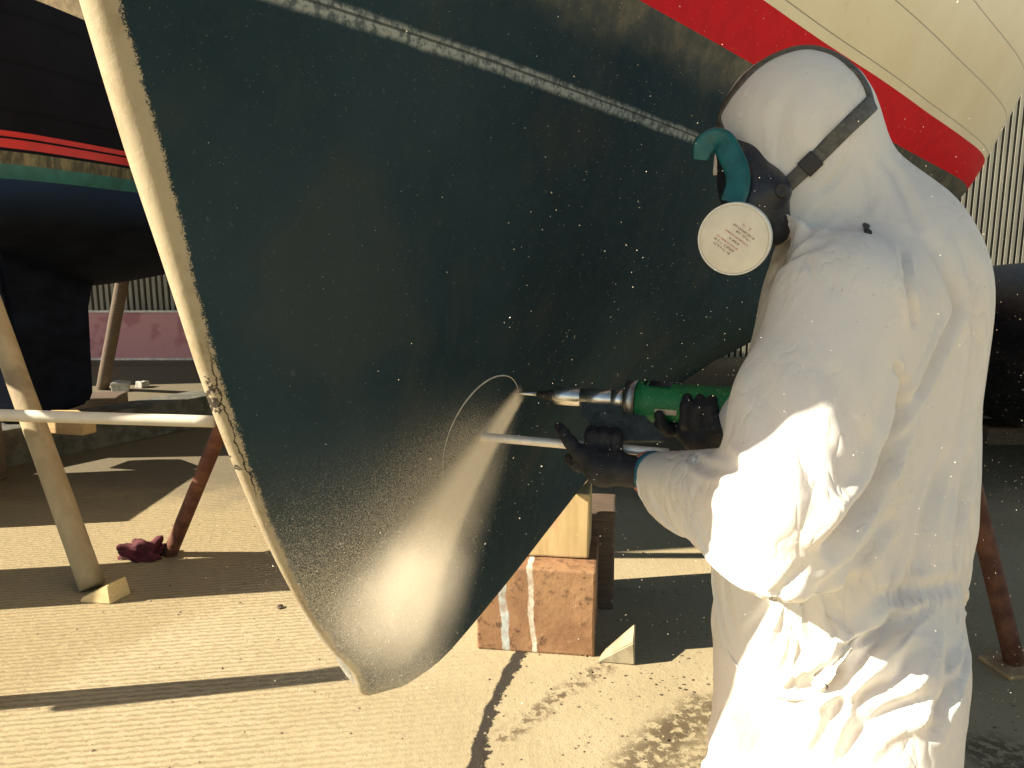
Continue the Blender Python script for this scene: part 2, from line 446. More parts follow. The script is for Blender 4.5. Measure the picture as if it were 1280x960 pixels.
# old scratched waterline
dl = m.math('ABSOLUTE', m.math('SUBTRACT', m.math('ADD', z_, m.math('MULTIPLY', m.math('SUBTRACT', n2, .5), .012)), 1.775))
lw = m.math('MULTIPLY', m.ramp(dl, .006, .016, 1, 0), m.ramp(n3, .38, .58, .25, 1))
lw = m.math('MULTIPLY', lw, m.ramp(s_, .55, 1.0, 1, .25))
lines = m.math('ABSOLUTE', m.math('SUBTRACT', z_, 1.779))
col = m.mix(m.math('MULTIPLY', lw, .8), col, (.34, .36, .33))
col = m.mix(m.ramp(lines, .0012, .0028, .8, 0), col, (.03, .035, .03))
# worn, faired band just below the stripe
wb = m.math('MULTIPLY', m.ramp(m.math('ADD', z_, m.math('MULTIPLY', m.math('SUBTRACT', n1, .5), .22)), 1.84, 1.93), m.ramp(n2, .35, .7, .3, 1))
col = m.mix(m.math('MULTIPLY', wb, .75), col, (.19, .165, .115))
# powder fan under the cut, blown down and forward towards the forefoot: dense core, grains beside it
fa, fb = hull_hit(650, 494), hull_hit(500, 775)
fL = math.hypot(fb[0] - fa[0], fb[1] - fa[1]); fdx, fdz = (fb[0] - fa[0]) / fL, (fb[1] - fa[1]) / fL
es = m.math('SUBTRACT', s_, float(fa[0])); ez = m.math('SUBTRACT', z_, float(fa[1]))
ft = m.math('DIVIDE', m.math('ADD', m.math('MULTIPLY', es, fdx), m.math('MULTIPLY', ez, fdz)), fL)
fl = m.math('SUBTRACT', m.math('MULTIPLY', es, fdz), m.math('MULTIPLY', ez, fdx))     # + on the forward (left) side when fdz < 0
fl = m.math('MULTIPLY', fl, 1.0 if fdz < 0 else -1.0)
fl = m.math('MULTIPLY', fl, -1.0); fl = m.math('MULTIPLY', fl, -1.0)
fw = m.math('ADD', .026, m.math('MULTIPLY', m.math('MAXIMUM', ft, 0.0), .085))
fr_ = m.math('DIVIDE', m.math('ADD', fl, m.math('MULTIPLY', m.math('SUBTRACT', n2, .5), .012)), fw)
core = m.math('MULTIPLY', m.ramp(fr_, -1.35, -.55), m.ramp(fr_, .3, 1.6, 1, 0))
core = m.math('MULTIPLY', core, m.math('MULTIPLY', m.ramp(ft, -.03, .03), m.ramp(ft, .78, 1.12, 1, 0)))
halo = m.math('MULTIPLY', m.ramp(fr_, -1.6, -.6), m.ramp(fr_, .4, 6.0, 1, 0))
halo = m.math('MULTIPLY', halo, m.math('MULTIPLY', m.ramp(ft, -.05, .35), m.ramp(ft, 1.0, 1.5, 1, 0)))
foot_ = m.math('MULTIPLY', m.ramp(z_, ZB + .02, ZB + .20, 1, 0), m.ramp(m.math('ABSOLUTE', m.math('SUBTRACT', s_, float(fb[0] + .05))), .02, .22, 1, 0))
halo = m.math('MAXIMUM', halo, m.math('MULTIPLY', foot_, .9))
gr = m.noise(v, 480, 3, .65)
grain = m.ramp(m.math('ADD', gr, m.math('MULTIPLY', halo, .30)), .62, .82)
col = m.mix(m.math('MULTIPLY', m.math('MULTIPLY', grain, halo), .85), col, (.55, .50, .40))
col = m.mix(m.math('MULTIPLY', halo, .30), col, (.22, .20, .16))
col = m.mix(m.math('MULTIPLY', core, m.ramp(n3, .2, .6, .85, 1)), col, (.86, .76, .59))
# bare, filler-coloured stem edge
st = m.add('ShaderNodeAttribute'); st.attribute_name = 'stem'
edge = m.math('ADD', st.outputs['Fac'], m.math('MULTIPLY', m.math('SUBTRACT', n3, .5), .012))
edge = m.math('ADD', edge, m.math('MULTIPLY', m.math('SUBTRACT', n2, .5), .010))
edge = m.math('ADD', edge, m.math('MULTIPLY', m.math('SUBTRACT', gr, .5), .020))
edge = m.math('ADD', edge, m.ramp(z_, .7, 1.5, .008, 0))
bare = m.ramp(edge, .009, .0125, 1, 0)
gel = m.mix(m.ramp(n2, .45, .75), (.36, .30, .20), (.25, .19, .11))
crk = m.math('ABSOLUTE', m.math('SUBTRACT', st.outputs['Fac'], m.math('ADD', .002, m.math('MULTIPLY', m.math('SUBTRACT', n2, .5), .03))))
crk = m.math('MULTIPLY', m.ramp(crk, .0006, .0013, 1, 0), m.math('MULTIPLY', m.ramp(z_, 1.10, 1.14), m.ramp(z_, 1.30, 1.36, 1, 0)))
gel = m.mix(crk, gel, (.05, .04, .03))
col = m.mix(bare, col, gel)
m.base(col, m.ramp(n2, .3, .7, .7, .9), 0, .15); m.bump(m.math('ADD', n3, m.math('MULTIPLY', n2, 1.5)), .22, .004)
ANTI = m.m
m = NT('boot_red'); v = m.coord(); n2 = m.noise(v, 18, 5)
m.base(m.mix(m.ramp(n2, .35, .75), (.62, .003, .010), (.52, .003, .009)), .6, 0, .1); m.bump(n2, .05, .003); RED = m.m
m = NT('topside_cream'); v = m.coord(); uvx = m.sep(m.coord('UV')); n1 = m.noise(v, 2.5, 4); n2 = m.noise(v, 25, 5)
col = m.mix(m.ramp(n1, .3, .7), (.76, .65, .44), (.83, .73, .52)); col = m.mix(m.ramp(n2, .6, .8, 0, .25), col, (.45, .36, .22))
fr = m.math('FRACT', m.math('MULTIPLY', m.math('SUBTRACT', uvx[1], 2.115), 1 / .145))
seam = m.ramp(m.math('ABSOLUTE', m.math('SUBTRACT', fr, .5)), .484, .497)
col = m.mix(m.math('MULTIPLY', seam, .75), col, (.20, .15, .08))
m.base(col, .4, 0, .45); m.bump(m.math('ADD', m.math('MULTIPLY', seam, -1.0), m.math('MULTIPLY', n1, .4)), .35, .006); CREAM = m.m
DECK = simple('deck_teak', (.25, .17, .09), .7)
GEL = simple('gelcoat_edge', (.55, .50, .40), .6, 0, .2, 60)
yacht = empty('sailing_yacht', boat(3, 0, 0), 'dark green bottomed yacht with red stripe and cream topsides whose bow is being cut', 'yacht')
hb = hull_part('hull_bottom', zA, ANTI, yacht, True)
at = hb.data.attributes.new('stem', 'FLOAT', 'POINT')
at.data.foreach_set('value', np.tile(np.tile(ts_, len(zA)), 2).astype(np.float32))
# (refined below: stem attribute is the distance aft of the stem face)
hull_part('boot_stripe', zR, RED, yacht)
hull_part('topside', zT, CREAM, yacht)
V = [hullpoint(t, ZDK, sd_)[2] for sd_ in (1, -1) for t in ts_]; nt = len(ts_)
mesh('deck', V, [(i, i + 1, nt + i + 1, nt + i) for i in range(nt - 1)], DECK, yacht)
for sd_ in (1, -1):
    bm = bmesh.new(); tube(bm, [hullpoint(t, ZDK - .04, sd_)[2] + np.array([*(PERP * sd_ * .008), 0]) for t in ts_[3::2]], .02, 10)
    bm_obj('rubbing_strake', bm, simple('strake', (.10, .05, .03), .5), yacht, True)
# scribed circle of the thruster tunnel, raw laminate showing along the kerf
def circ(a, r=CIRC_R, off=.002):
    s = CIRC_S + r * math.cos(a); zp = CIRC_Z + r * math.sin(a)
    t = s - s_stem(zp); p = hullpoint(t, zp, 1)[2]
    p2 = hullpoint(t + .01, zp, 1)[2]; p3 = hullpoint(t, zp + .01, 1)[2]
    nn = np.cross(p2 - p, p3 - p); nn /= np.linalg.norm(nn)
    if nn @ np.array([*PERP, 0]) < 0: nn = -nn
    return p + nn * off
bm = bmesh.new()
aa = np.linspace(R(20), R(205), 70)
tube(bm, [circ(a, off=.0005) for a in aa], [.0006 + .0016 * max(0, math.sin((a - R(20)) / R(185) * math.pi)) ** 3 * (.7 + .5 * mnoise.noise(Vector((a * 5, 0, 0)))) for a in aa], 8)
bm_obj('cut_rim', bm, GEL, yacht, True)
bm = bmesh.new(); aa = np.linspace(R(-75), R(15), 30)
tube(bm, [circ(a, r=CIRC_R * .97, off=.0004) for a in aa], [.0008 + .001 * (k % 3 == 0) for k in range(30)], 6)
bm_obj('cut_kerf', bm, DKST, yacht, True)

# ================================================================== BLOCK STACK UNDER THE KEEL
m = NT('painted_block'); v = m.coord(); n1 = m.noise(v, 7, 5); n2 = m.noise(v, 26, 5, .65); g = m.noise(m.mapped(v, (2, 2, 18)), 2.2, 5)
col = m.mix(m.ramp(n1, .3, .7), (.23, .115, .055), (.33, .185, .09)); col = m.mix(m.ramp(n2, .52, .72), col, (.09, .045, .024))
col = m.mix(m.ramp(g, .62, .75, 0, .5), col, (.45, .30, .16))
x = m.sep(v)
def drip(x0, w, slope):
    d = m.math('ABSOLUTE', m.math('SUBTRACT', m.math('ADD', x[0], m.math('MULTIPLY', x[2], slope)), m.math('ADD', x0, m.math('MULTIPLY', m.math('SUBTRACT', n1, .5), .05))))
    return m.math('MULTIPLY', m.ramp(d, w, w + .005, 1, 0), m.ramp(n2, .35, .6, .4, 1))
col = m.mix(drip(-.115, .011, .08), col, (.42, .46, .44)); col = m.mix(drip(-.01, .006, .05), col, (.60, .56, .46))
m.base(col, .75); m.bump(m.math('ADD', n2, n1), .5, .006); BLK = m.m
m = NT('pale_timber'); v = m.coord(); g = m.noise(m.mapped(v, (14, 14, 1.6)), 3, 5); n1 = m.noise(v, 9, 4)
col = m.mix(m.ramp(g, .3, .7), (.44, .31, .14), (.52, .38, .19))
pk = m.math('MULTIPLY', m.ramp(m.math('ABSOLUTE', m.math('SUBTRACT', m.sep(v)[0], .02)), .012, .03, 1, 0), m.ramp(n1, .45, .6))
col = m.mix(m.math('MULTIPLY', pk, .5), col, (.62, .25, .15)); m.base(col, .7); m.bump(g, .25, .004); PALE = m.m
DKW = wood('dark_timber', (.07, .05, .035), (.13, .09, .06))
c = G(668, 818); rotb = R(-8)
def rb(x, y): return np.array([c[0] + x * math.cos(rotb) - y * math.sin(rotb), c[1] + x * math.sin(rotb) + y * math.cos(rotb)])
def blk(name, ctr, size, mat, rot, label, cat='timber block', grp='timber blocks stacked under the keel', bev=.008, jit=.004, tilt=None):
    bm = bmesh.new(); box(bm, (0, 0, 0), size, 0, bev, jit, 3)
    o = bm_obj(name, bm, mat); o.location = ctr; o.rotation_euler = (0, 0, rot)
    return tag(o, label, cat, grp)
p = rb(0, .19); blk('timber_block', (p[0], p[1], .165), (.435, .36, .33), BLK, rotb, 'reddish brown paint-dripped timber block on the concrete, lowest in the stack under the keel')
p = rb(-.005, .21); blk('timber_block', (p[0] + .04, p[1], .335 + .125), (.31, .20, .25), PALE, rotb, 'pale yellow timber block with pink smudges standing on the reddish brown block')
p = rb(-.02, .22); blk('timber_block', (p[0], p[1], .588 + .02), (.19, .17, .042), PALE, rotb, 'thin pale timber packing piece on top of the stack under the keel', jit=.002)
p = rb(.17, .52); blk('timber_block', (p[0], p[1], .21), (.22, .24, .42), DKW, rotb, 'dark shadowed timber block standing behind the reddish brown block')
# splintered offcut lying right of the stack
bm = bmesh.new()
q = [(-.075, -.03, 0), (.055, -.05, 0), (.07, .04, 0), (-.05, .05, 0), (-.07, -.02, .012), (.05, -.045, .085), (.066, .035, .12), (-.03, .045, .03)]
vs = [bm.verts.new(x) for x in q]
for f in ((3, 2, 1, 0), (4, 5, 6, 7), (0, 1, 5, 4), (1, 2, 6, 5), (2, 3, 7, 6), (3, 0, 4, 7)): bm.faces.new([vs[i] for i in f])
bmesh.ops.bevel(bm, geom=bm.edges[:], offset=.004, segments=2, affect='EDGES')
o = bm_obj('wood_offcut', bm, simple('offcut_wood', (.30, .25, .16), .7, 0, .2, 25)); o.location = (*G(772, 823)[:2], 0.001)
tag(o, 'small splintered pale wood wedge lying on concrete right of the block stack', 'offcut')

# ================================================================== LEFT BOAT
LB = np.array([-3.55, 3.4]); LD = np.array([.06, 1.0]); LD /= np.hypot(*LD); LP = np.array([LD[1], -LD[0]])
def lb(s, L, z): p = LB + LD * s + LP * L; return np.array([p[0], p[1], z])
def lhalf(s, z):
    B = float(pchip([-.35, 0, .5, 1.2, 3, 5, 7], [.03, .34, .68, .92, .98, .82, .5], s)[0])
    zb = float(pchip([-.4, .5, 1.6, 2.5, 3, 5, 7], [1.7, 1.52, 1.46, 1.2, 1.14, 1.24, 1.45], s)[0])
    k = np.clip((z - zb) / float(pchip([-.4, 1.4, 2.5, 7], [.30, .42, .95, .95], s)[0]), 0, 1); f = (1 - (1 - k) ** 2.2) ** .62
    return B * f * (1 + .10 * max(z - 2.0, 0)), zb
lboat = empty('moored_boat', (*lb(2, 0, 0)[:2], 0), 'navy blue boat on blocks at left with double red stripes and a teal waterline band', 'boat')
def lpart(name, z0, z1, mat, n=8, bottom=False):
    S = -.35 + 7.35 * np.linspace(0, 1, 60) ** 1.35; V = []; Fc = []; uv = []
    for side in (1, -1):
        base = len(V)
        for j in range(n + 1):
            for s in S:
                hbr, zb = lhalf(s, 2.0)
                za = zb if z0 is None else z0
                z = za + (z1 - za) * ((j / n) ** (1.8 if z0 is None else 1)); V.append(lb(s, side * max(lhalf(s, z)[0], .001), z)); uv.append((s, z))
        for j in range(n):
            for i in range(59):
                qd = [base + j * 60 + i, base + j * 60 + i + 1, base + (j + 1) * 60 + i + 1, base + (j + 1) * 60 + i]
                Fc.append(qd if side == 1 else qd[::-1])
    h = 60 * (n + 1)
    for j in range(n): Fc.append([j * 60 + 59, h + j * 60 + 59, h + (j + 1) * 60 + 59, (j + 1) * 60 + 59])
    return mesh(name, V, Fc, mat, lboat, True)
m = NT('navy_topside'); v = m.coord(); z = m.sep(v)[2]; n1 = m.noise(v, 3, 5)
col = m.mix(m.ramp(n1, .3, .7), (.004, .0042, .008), (.007, .0075, .012))
fr = m.math('FRACT', m.math('MULTIPLY', z, 1 / .24)); sm = m.ramp(m.math('ABSOLUTE', m.math('SUBTRACT', fr, .5)), .42, .49)
col = m.mix(m.math('MULTIPLY', sm, .6), col, (.003, .003, .005)); m.base(col, .75, 0, .08); m.bump(m.math('MULTIPLY', sm, -1.0), .4, .006); NAVY = m.m
m = NT('navy_antifoul'); v = m.coord(); n1 = m.noise(m.mapped(v, (1, 1, 3)), 3, 6, .65)
z = m.sep(v)[2]
col = m.mix(m.ramp(n1, .3, .75), (.003, .005, .012), (.009, .014, .030)); col = m.mix(m.ramp(z, 1.55, 1.8, 0, .6), col, (.02, .05, .14))
m.base(col, .85, 0, .1); m.bump(n1, .3, .01); NAFL = m.m
m = NT('weathered_band'); v = m.coord(); n1 = m.noise(m.mapped(v, (1, 1, .4)), 16, 6, .7)
m.base(m.mix(m.ramp(n1, .4, .65), (.05, .05, .035), (.19, .175, .10)), .8); WEA = m.m
TEAL = simple('teal_band', (.018, .125, .125), .6, 0, .25, 8)
RED2 = simple('red_stripe', (.48, .008, .012), .5, 0, .1, 8)
lpart('antifouling', None, 1.815, NAFL, 26)
lpart('waterline_band', 1.815, 1.89, TEAL, 3)
lpart('weathered_band', 1.89, 1.955, WEA, 3)
lpart('topside', 1.955, 1.972, NAVY, 1)
lpart('stripe', 1.972, 2.018, RED2, 2)
lpart('topside', 2.018, 2.03, NAVY, 1)
lpart('stripe', 2.03, 2.058, RED2, 2)
lpart('topside', 2.058, 2.74, NAVY, 12)
lpart('bulwark', 2.74, 3.25, simple('bulwark_cream', (.62, .47, .27), .5), 4)
S = -.35 + 7.35 * np.linspace(0, 1, 60) ** 1.35
mesh('deck', [lb(s, sd_ * lhalf(s, 3.2)[0], 3.2) for sd_ in (1, -1) for s in S], [(i, i + 1, 61 + i, 60 + i) for i in range(59)], DECK, lboat)
# keel with a rounded upper aft corner
bm = bmesh.new(); prof = [(1.95, .27), (2.62, .27), (2.68, .34)] + [(2.70, 1.0)] + [(2.70 + .22 * (1 - math.cos(a)), 1.02 + .24 * math.sin(a)) for a in np.linspace(.2, math.pi / 2, 6)] + [(2.9, 1.4), (1.75, 1.6)]
ra = [bm.verts.new(lb(s, .17, z)) for s, z in prof]; rb_ = [bm.verts.new(lb(s, -.17, z)) for s, z in prof]
bm.faces.new(ra); bm.faces.new(rb_[::-1])
for i in range(len(prof)): j = (i + 1) % len(prof); bm.faces.new((ra[j], ra[i], rb_[i], rb_[j]))
bmesh.ops.bevel(bm, geom=[e for e in bm.edges], offset=.03, segments=2, affect='EDGES')
bm_obj('keel', bm, NAFL, lboat)
# sleepers carrying that keel
SLP = simple('old_sleeper', (.09, .088, .072), .85, 0, .4, 12, .5, .01)
def beam(name, a, b, w, h, mat, z0=0, jit=.006):
    a = np.array(a[:2]); b = np.array(b[:2]); L = np.hypot(*(b - a)); bm = bmesh.new(); box(bm, (0, 0, 0), (L, w, h), 0, .01, jit, 4)
    o = bm_obj(name, bm, mat); o.location = (*((a + b) / 2), z0 + h / 2); o.rotation_euler = (0, 0, math.atan2(b[1] - a[1], b[0] - a[0])); return o
tag(beam('sleeper', (-4.1, 4.45), (-2.55, 6.55), .30, .255, SLP), 'long dark grey sleeper on the ground beneath the navy keel', 'sleeper')
tag(beam('sleeper', (-4.3, 6.3), (-3.2, 6.45), .28, .255, DKW), 'short dark timber sleeper behind the long grey one under the navy keel', 'sleeper')
tag(beam('plank', G(196, 511), G(290, 487), .10, .03, wood('plank_wood', (.5, .40, .24), (.62, .52, .33))), 'narrow pale plank lying on shadowed ground beyond the bow', 'plank')
TMB = wood('offcut_timber', (.52, .33, .15), (.66, .46, .22))
bm = bmesh.new(); cc = U(82, 508, 5.25)
q = [(-.21, -.10), (.20, -.10), (.22, .0), (-.03, .14), (-.20, .10)]
lo = [bm.verts.new((x, y, 0)) for x, y in q]; hi = [bm.verts.new((x, y, .11)) for x, y in q]
bm.faces.new(lo[::-1]); bm.faces.new(hi)
for i in range(5): bm.faces.new((lo[i], lo[(i + 1) % 5], hi[(i + 1) % 5], hi[i]))
bmesh.ops.bevel(bm, geom=bm.edges[:], offset=.008, segments=2, affect='EDGES')
o = bm_obj('timber_offcut', bm, TMB); o.location = (cc[0], cc[1], .262); o.rotation_euler = (0, 0, R(-12))
tag(o, 'five-sided orange timber offcut resting on the long dark grey sleeper', 'offcut')

far = lboat.copy(); COL.objects.link(far); far.location = lboat.location + Vector((-4.4, 4.6, 0)); far['label'] = 'unseen copy of the navy boat added left beyond the frame to shade the fence'  # unseen boat copy, added to shade the left of the fence
for ch in list(lboat.children):
    c_ = ch.copy(); COL.objects.link(c_); c_.parent = far
far['group'] = lboat['group'] = 'navy boats on blocks at left'
tr_ = empty('shadow_trestle', (-2.33, 2.30, 0), 'low wooden trestle added unseen outside the left edge to cast a shadow across the concrete', 'shadow_trestle')  # unseen wooden stand, added to cast a shadow streak on the concrete
TRW = wood('trestle_wood', (.3, .22, .12), (.4, .3, .17))
ta, tb = np.array([-2.84, 2.16, .80]), np.array([-1.86, 2.40, .80])
bm = bmesh.new(); tube(bm, [ta + (tb - ta) * k / 8 for k in range(9)], [.02 + .035 * k / 8 for k in range(9)], 12); bm_obj('top_beam', bm, TRW, tr_, True)
for q_ in (.55, .97):
    p_ = ta + (tb - ta) * q_; f_ = p_ + (tb - ta) * (-.02) - np.array([0, 0, .77]); bm = bmesh.new(); tube(bm, [p_, f_], .028, 12); bm_obj('leg', bm, TRW, tr_, True)
    bm = bmesh.new(); box(bm, (f_[0], f_[1], .02), (.07, .5, .04), R(13), .004); bm_obj('foot', bm, TRW, tr_)
tag(beam('shadow_crib', (-3.42, 3.95), (-3.38, 4.95), .30, .70, DKW), 'dark timber block added unseen under the navy bow, outside the frame, to shade the ground', 'shadow crib')  # unseen block, added to shade the ground at far left
tag(beam('shadow_stack', (-3.05, 2.98), (-3.0, 3.34), .34, 1.22, DKW), 'tall dark timber block added unseen left of the frame to cast shadow over the pale prop foot', 'shadow stack')  # unseen tall block, added for the shadow band across the prop foot
# ================================================================== PROPS AND POLES
def pole(name, a, b, r0, r1, mat, label, cat, bend=0.0, parent=None, n=18, irr=.04):
    a = np.array(a); b = np.array(b); pts = []
    for k in range(25):
        t = k / 24; p = a + (b - a) * t; p = p + np.array([1, 0, .2]) * bend * math.sin(math.pi * t); pts.append(p)
    bm = bmesh.new(); tube(bm, [p - a for p in pts], [r0 + (r1 - r0) * k / 24 for k in range(25)], n, True, irr)
    o = bm_obj(name, bm, mat, None, True); o.location = a
    if label: tag(o, label, cat)
    return o
m = NT('peeled_log'); v = m.coord(); n1 = m.noise(m.mapped(v, (5, 5, 1.2)), 3, 5); n2 = m.noise(v, 5, 4)
col = m.mix(m.ramp(n1, .35, .7), (.32, .25, .14), (.40, .32, .19)); col = m.mix(m.ramp(n2, .55, .68, 0, .7), col, (.20, .15, .09))
m.base(col, .8); m.bump(n1, .4, .005); LOG = m.m
foot = G(116, 737)
pole('prop_pole', (foot[0], foot[1], .012), (-2.78, 4.05, 1.78), .053, .048, LOG, 'pale round wooden prop leaning against the navy boat, foot on a wedge', 'prop')
bm = bmesh.new(); q = [(0, -.07, 0), (.14, -.05, 0), (.15, .06, 0), (.01, .06, 0), (.005, -.065, .018), (.13, -.045, .085), (.14, .05, .085), (.01, .055, .02)]
vs = [bm.verts.new(x) for x in q]
for f in ((3, 2, 1, 0), (4, 5, 6, 7), (0, 1, 5, 4), (1, 2, 6, 5), (2, 3, 7, 6), (3, 0, 4, 7)): bm.faces.new([vs[i] for i in f])
bmesh.ops.bevel(bm, geom=bm.edges[:], offset=.004, segments=2, affect='EDGES')
wf = G(112, 742); o = bm_obj('wedge', bm, wood('wedge_wood', (.60, .45, .22), (.68, .55, .30))); o.location = (wf[0] + .02, wf[1] - .02, 0); o.rotation_euler = (0, 0, R(-15))
tag(o, 'small cut wooden wedge under the foot of the pale round prop', 'wedge')
m = NT('rusty_steel'); v = m.coord(); n1 = m.noise(v, 14, 6, .65); n2 = m.noise(v, 60, 4)
m.base(m.mix(m.ramp(n1, .35, .7), (.09, .028, .014), (.19, .075, .035)), .8); m.bump(n2, .4, .003); RUST = m.m
f2_ = G(212, 693); rp_top = np.array([-.60, 3.11, 1.97])
pole('prop_pole', (f2_[0], f2_[1], .0), rp_top, .034, .034, RUST, 'rust brown steel prop with its foot beside a dark red rag, behind the bow', 'prop', irr=.01)
bm = bmesh.new(); bmesh.ops.create_icosphere(bm, subdivisions=4, radius=1)
for v_ in bm.verts:
    nz = mnoise.fractal(v_.co * 1.7, 1, 2, 4); v_.co = Vector((v_.co.x * .10 * (1 + .6 * nz), v_.co.y * .07 * (1 + .6 * nz), max(0, v_.co.z * .055 * (1 + 1.1 * nz) + .025)))
rg = G(182, 696); o = bm_obj('rag', bm, simple('rag_cloth', (.07, .008, .014), .9, 0, .4, 30), None, True); o.location = (rg[0], rg[1], 0)
tag(o, 'crumpled dark red rag on the concrete beside the rusty prop', 'rag')
# white tube tied between the two props
wa = U(-260, 511, 3.45); wb_ = U(268, 527, 3.45)
pole('white_tube', wa, wb_, .026, .026, simple('white_tube', (.60, .56, .46), .4, 0, .05), 'white horizontal tube crossing in front of the pale round prop', 'tube', irr=0)
# dark prop beside the navy keel, pink panel and clutter near the fence
a = G(128, 486)
pole('prop_pole', (a[0], a[1], 0), U(156, 335, 7.0), .06, .055, DKW, 'dark shadowed timber prop beside the navy keel in front of the pink panel', 'prop')
m = NT('pink_board'); v = m.coord(); n1 = m.noise(v, 2.2, 3)
m.base(m.mix(m.ramp(n1, .5, .58), (.55, .26, .27), (.42, .16, .18)), .6); PINK = m.m
pl = empty('pink_panel', (-4.2, 9.75, 0), 'pink board with pale edging leaning low against the fence at left', 'panel')
bm = bmesh.new(); box(bm, (-4.2, 9.75, .35), (2.1, .03, .56), 0, .004); bm_obj('board', bm, PINK, pl)
WED = simple('white_edge', (.7, .66, .58), .5)
for z in (.645, .06):
    bm = bmesh.new(); box(bm, (-4.2, 9.742, z), (2.12, .05, .025), 0, .003); bm_obj('edging', bm, WED, pl)
bm = bmesh.new(); box(bm, (-4.2, 9.70, .022), (2.2, .22, .045), 0, .004); bm_obj('base', bm, DKW, pl)
for i, (u, v_, w, hh, lab) in enumerate([(152, 489, .16, .10, 'small pale concrete chunk on shadowed ground by the navy keel'), (178, 484, .12, .07, 'smaller grey concrete chunk right of the pale one in shadow')]):
    bm = bmesh.new(); box(bm, (0, 0, hh / 2), (w, w * .7, hh), 0, .01, .02, 3); o = bm_obj('concrete_chunk', bm, simple('chunk', (.42, .41, .36), .85)); o.location = (*G(u, v_)[:2], -.004); o.rotation_euler = (0, 0, R(20 + 50 * i))
    tag(o, lab, 'rubble')
# small dark pebble
bm = bmesh.new(); bmesh.ops.create_icosphere(bm, subdivisions=3, radius=.014)
for v_ in bm.verts: v_.co *= 1 + .5 * mnoise.noise(v_.co * 70); v_.co.z *= .6
o = bm_obj('pebble', bm, DKW, None, True); o.location = (*G(350, 760)[:2], .006); tag(o, 'tiny dark pebble on the concrete left of the bow', 'pebble')

# right-hand stand leg under the yacht
rs = empty('boat_stand', (*G(1268, 834)[:2], 0), 'rusty brown boat stand leg with a flat foot plate behind the worker', 'boat stand')
b_ = np.array([*G(1268, 834)[:2], .015]); tp = np.array([1.42, 3.0, 1.68])
bm = bmesh.new(); tube(bm, [b_ + (tp - b_) * t for t in np.linspace(0, 1, 12)], .034, 18, True, .01); bm_obj('leg', bm, RUST, rs, True)
bm = bmesh.new(); box(bm, (b_[0] + .01, b_[1], .008), (.19, .15, .016), R(10), .003); bm_obj('foot_plate', bm, simple('foot_plate', (.42, .27, .14), .8), rs)
bm = bmesh.new(); box(bm, (tp[0], tp[1], tp[2] + .0), (.2, .2, .04), R(20), .006); bm_obj('pad', bm, DKW, rs)

# dark round-bowed boat at the right edge
rbt = empty('dark_boat', (3.75, 5.3, 0), 'round-ended black boat hull with a thin white curved line at the right edge', 'boat')
m = NT('black_hull'); v = m.coord(); n1 = m.noise(v, 5, 5)
m.base(m.mix(m.ramp(n1, .3, .7), (.010, .010, .014), (.020, .020, .026)), .5); BLKH = m.m
bm = bmesh.new(); bmesh.ops.create_uvsphere(bm, u_segments=48, v_segments=32, radius=1)
for v_ in bm.verts:
    x_, y_, z_ = v_.co; z2 = z_ * .62
    v_.co = Vector((4.02 + x_ * .82, 5.9 + y_ * 1.9, .72 + z2 + (.10 * max(0, -y_))))
bm_obj('hull', bm, BLKH, rbt, True)
arc = []
for k in range(30):
    a = R(100 + k * 3.0); x_ = .60 * math.cos(a) + .1; z_ = .62 * math.sin(a)
    xx = x_ * .82; zz = .80 * math.sin(a) * .62 + .02
    yy2 = 1 - (xx / .82) ** 2 - (zz / .62) ** 2
    arc.append((4.02 + xx * 1.01, 5.9 - math.sqrt(max(yy2, 0)) * 1.9 * 1.005, .72 + zz + .1 * math.sqrt(max(yy2, 0))))
bm = bmesh.new(); tube(bm, arc, .016, 8); bm_obj('trim_line', bm, WED, rbt, True)
bm = bmesh.new(); box(bm, (4.02, 5.9, .07), (1.0, .3, .14), 0, .01, .004, 2); tag(bm_obj('sleeper', bm, DKW), 'dark low timber sleeper carrying the black boat at the right edge', 'sleeper')
#@@WORKER
# ================================================================== WORKER
ROD_A = np.array([*PERP, 0.0])                       # thwartships: the axis of tunnel, rod and grinder
ROD0 = CPT.copy()
gtip = circ(R(38), off=0.0)
def axis_pt(p0, m): return p0 + ROD_A * m
def m_of_u(p0, u):
    r = lambda m: (lambda q: 640 + F * q[0] / (q[1] * CP - (q[2] - CAMZ) * SP))(axis_pt(p0, m))
    lo, hi = -1.0, 1.5
    for _ in range(50):
        mid = (lo + hi) / 2
        if r(mid) < u: lo = mid
        else: hi = mid
    return lo
wx, wy = U(1060, 800, 1.36)[:2]
worker = empty('person', (wx, wy, 0), 'worker in white hooded coverall and respirator cutting the hull with a green grinder', 'person')

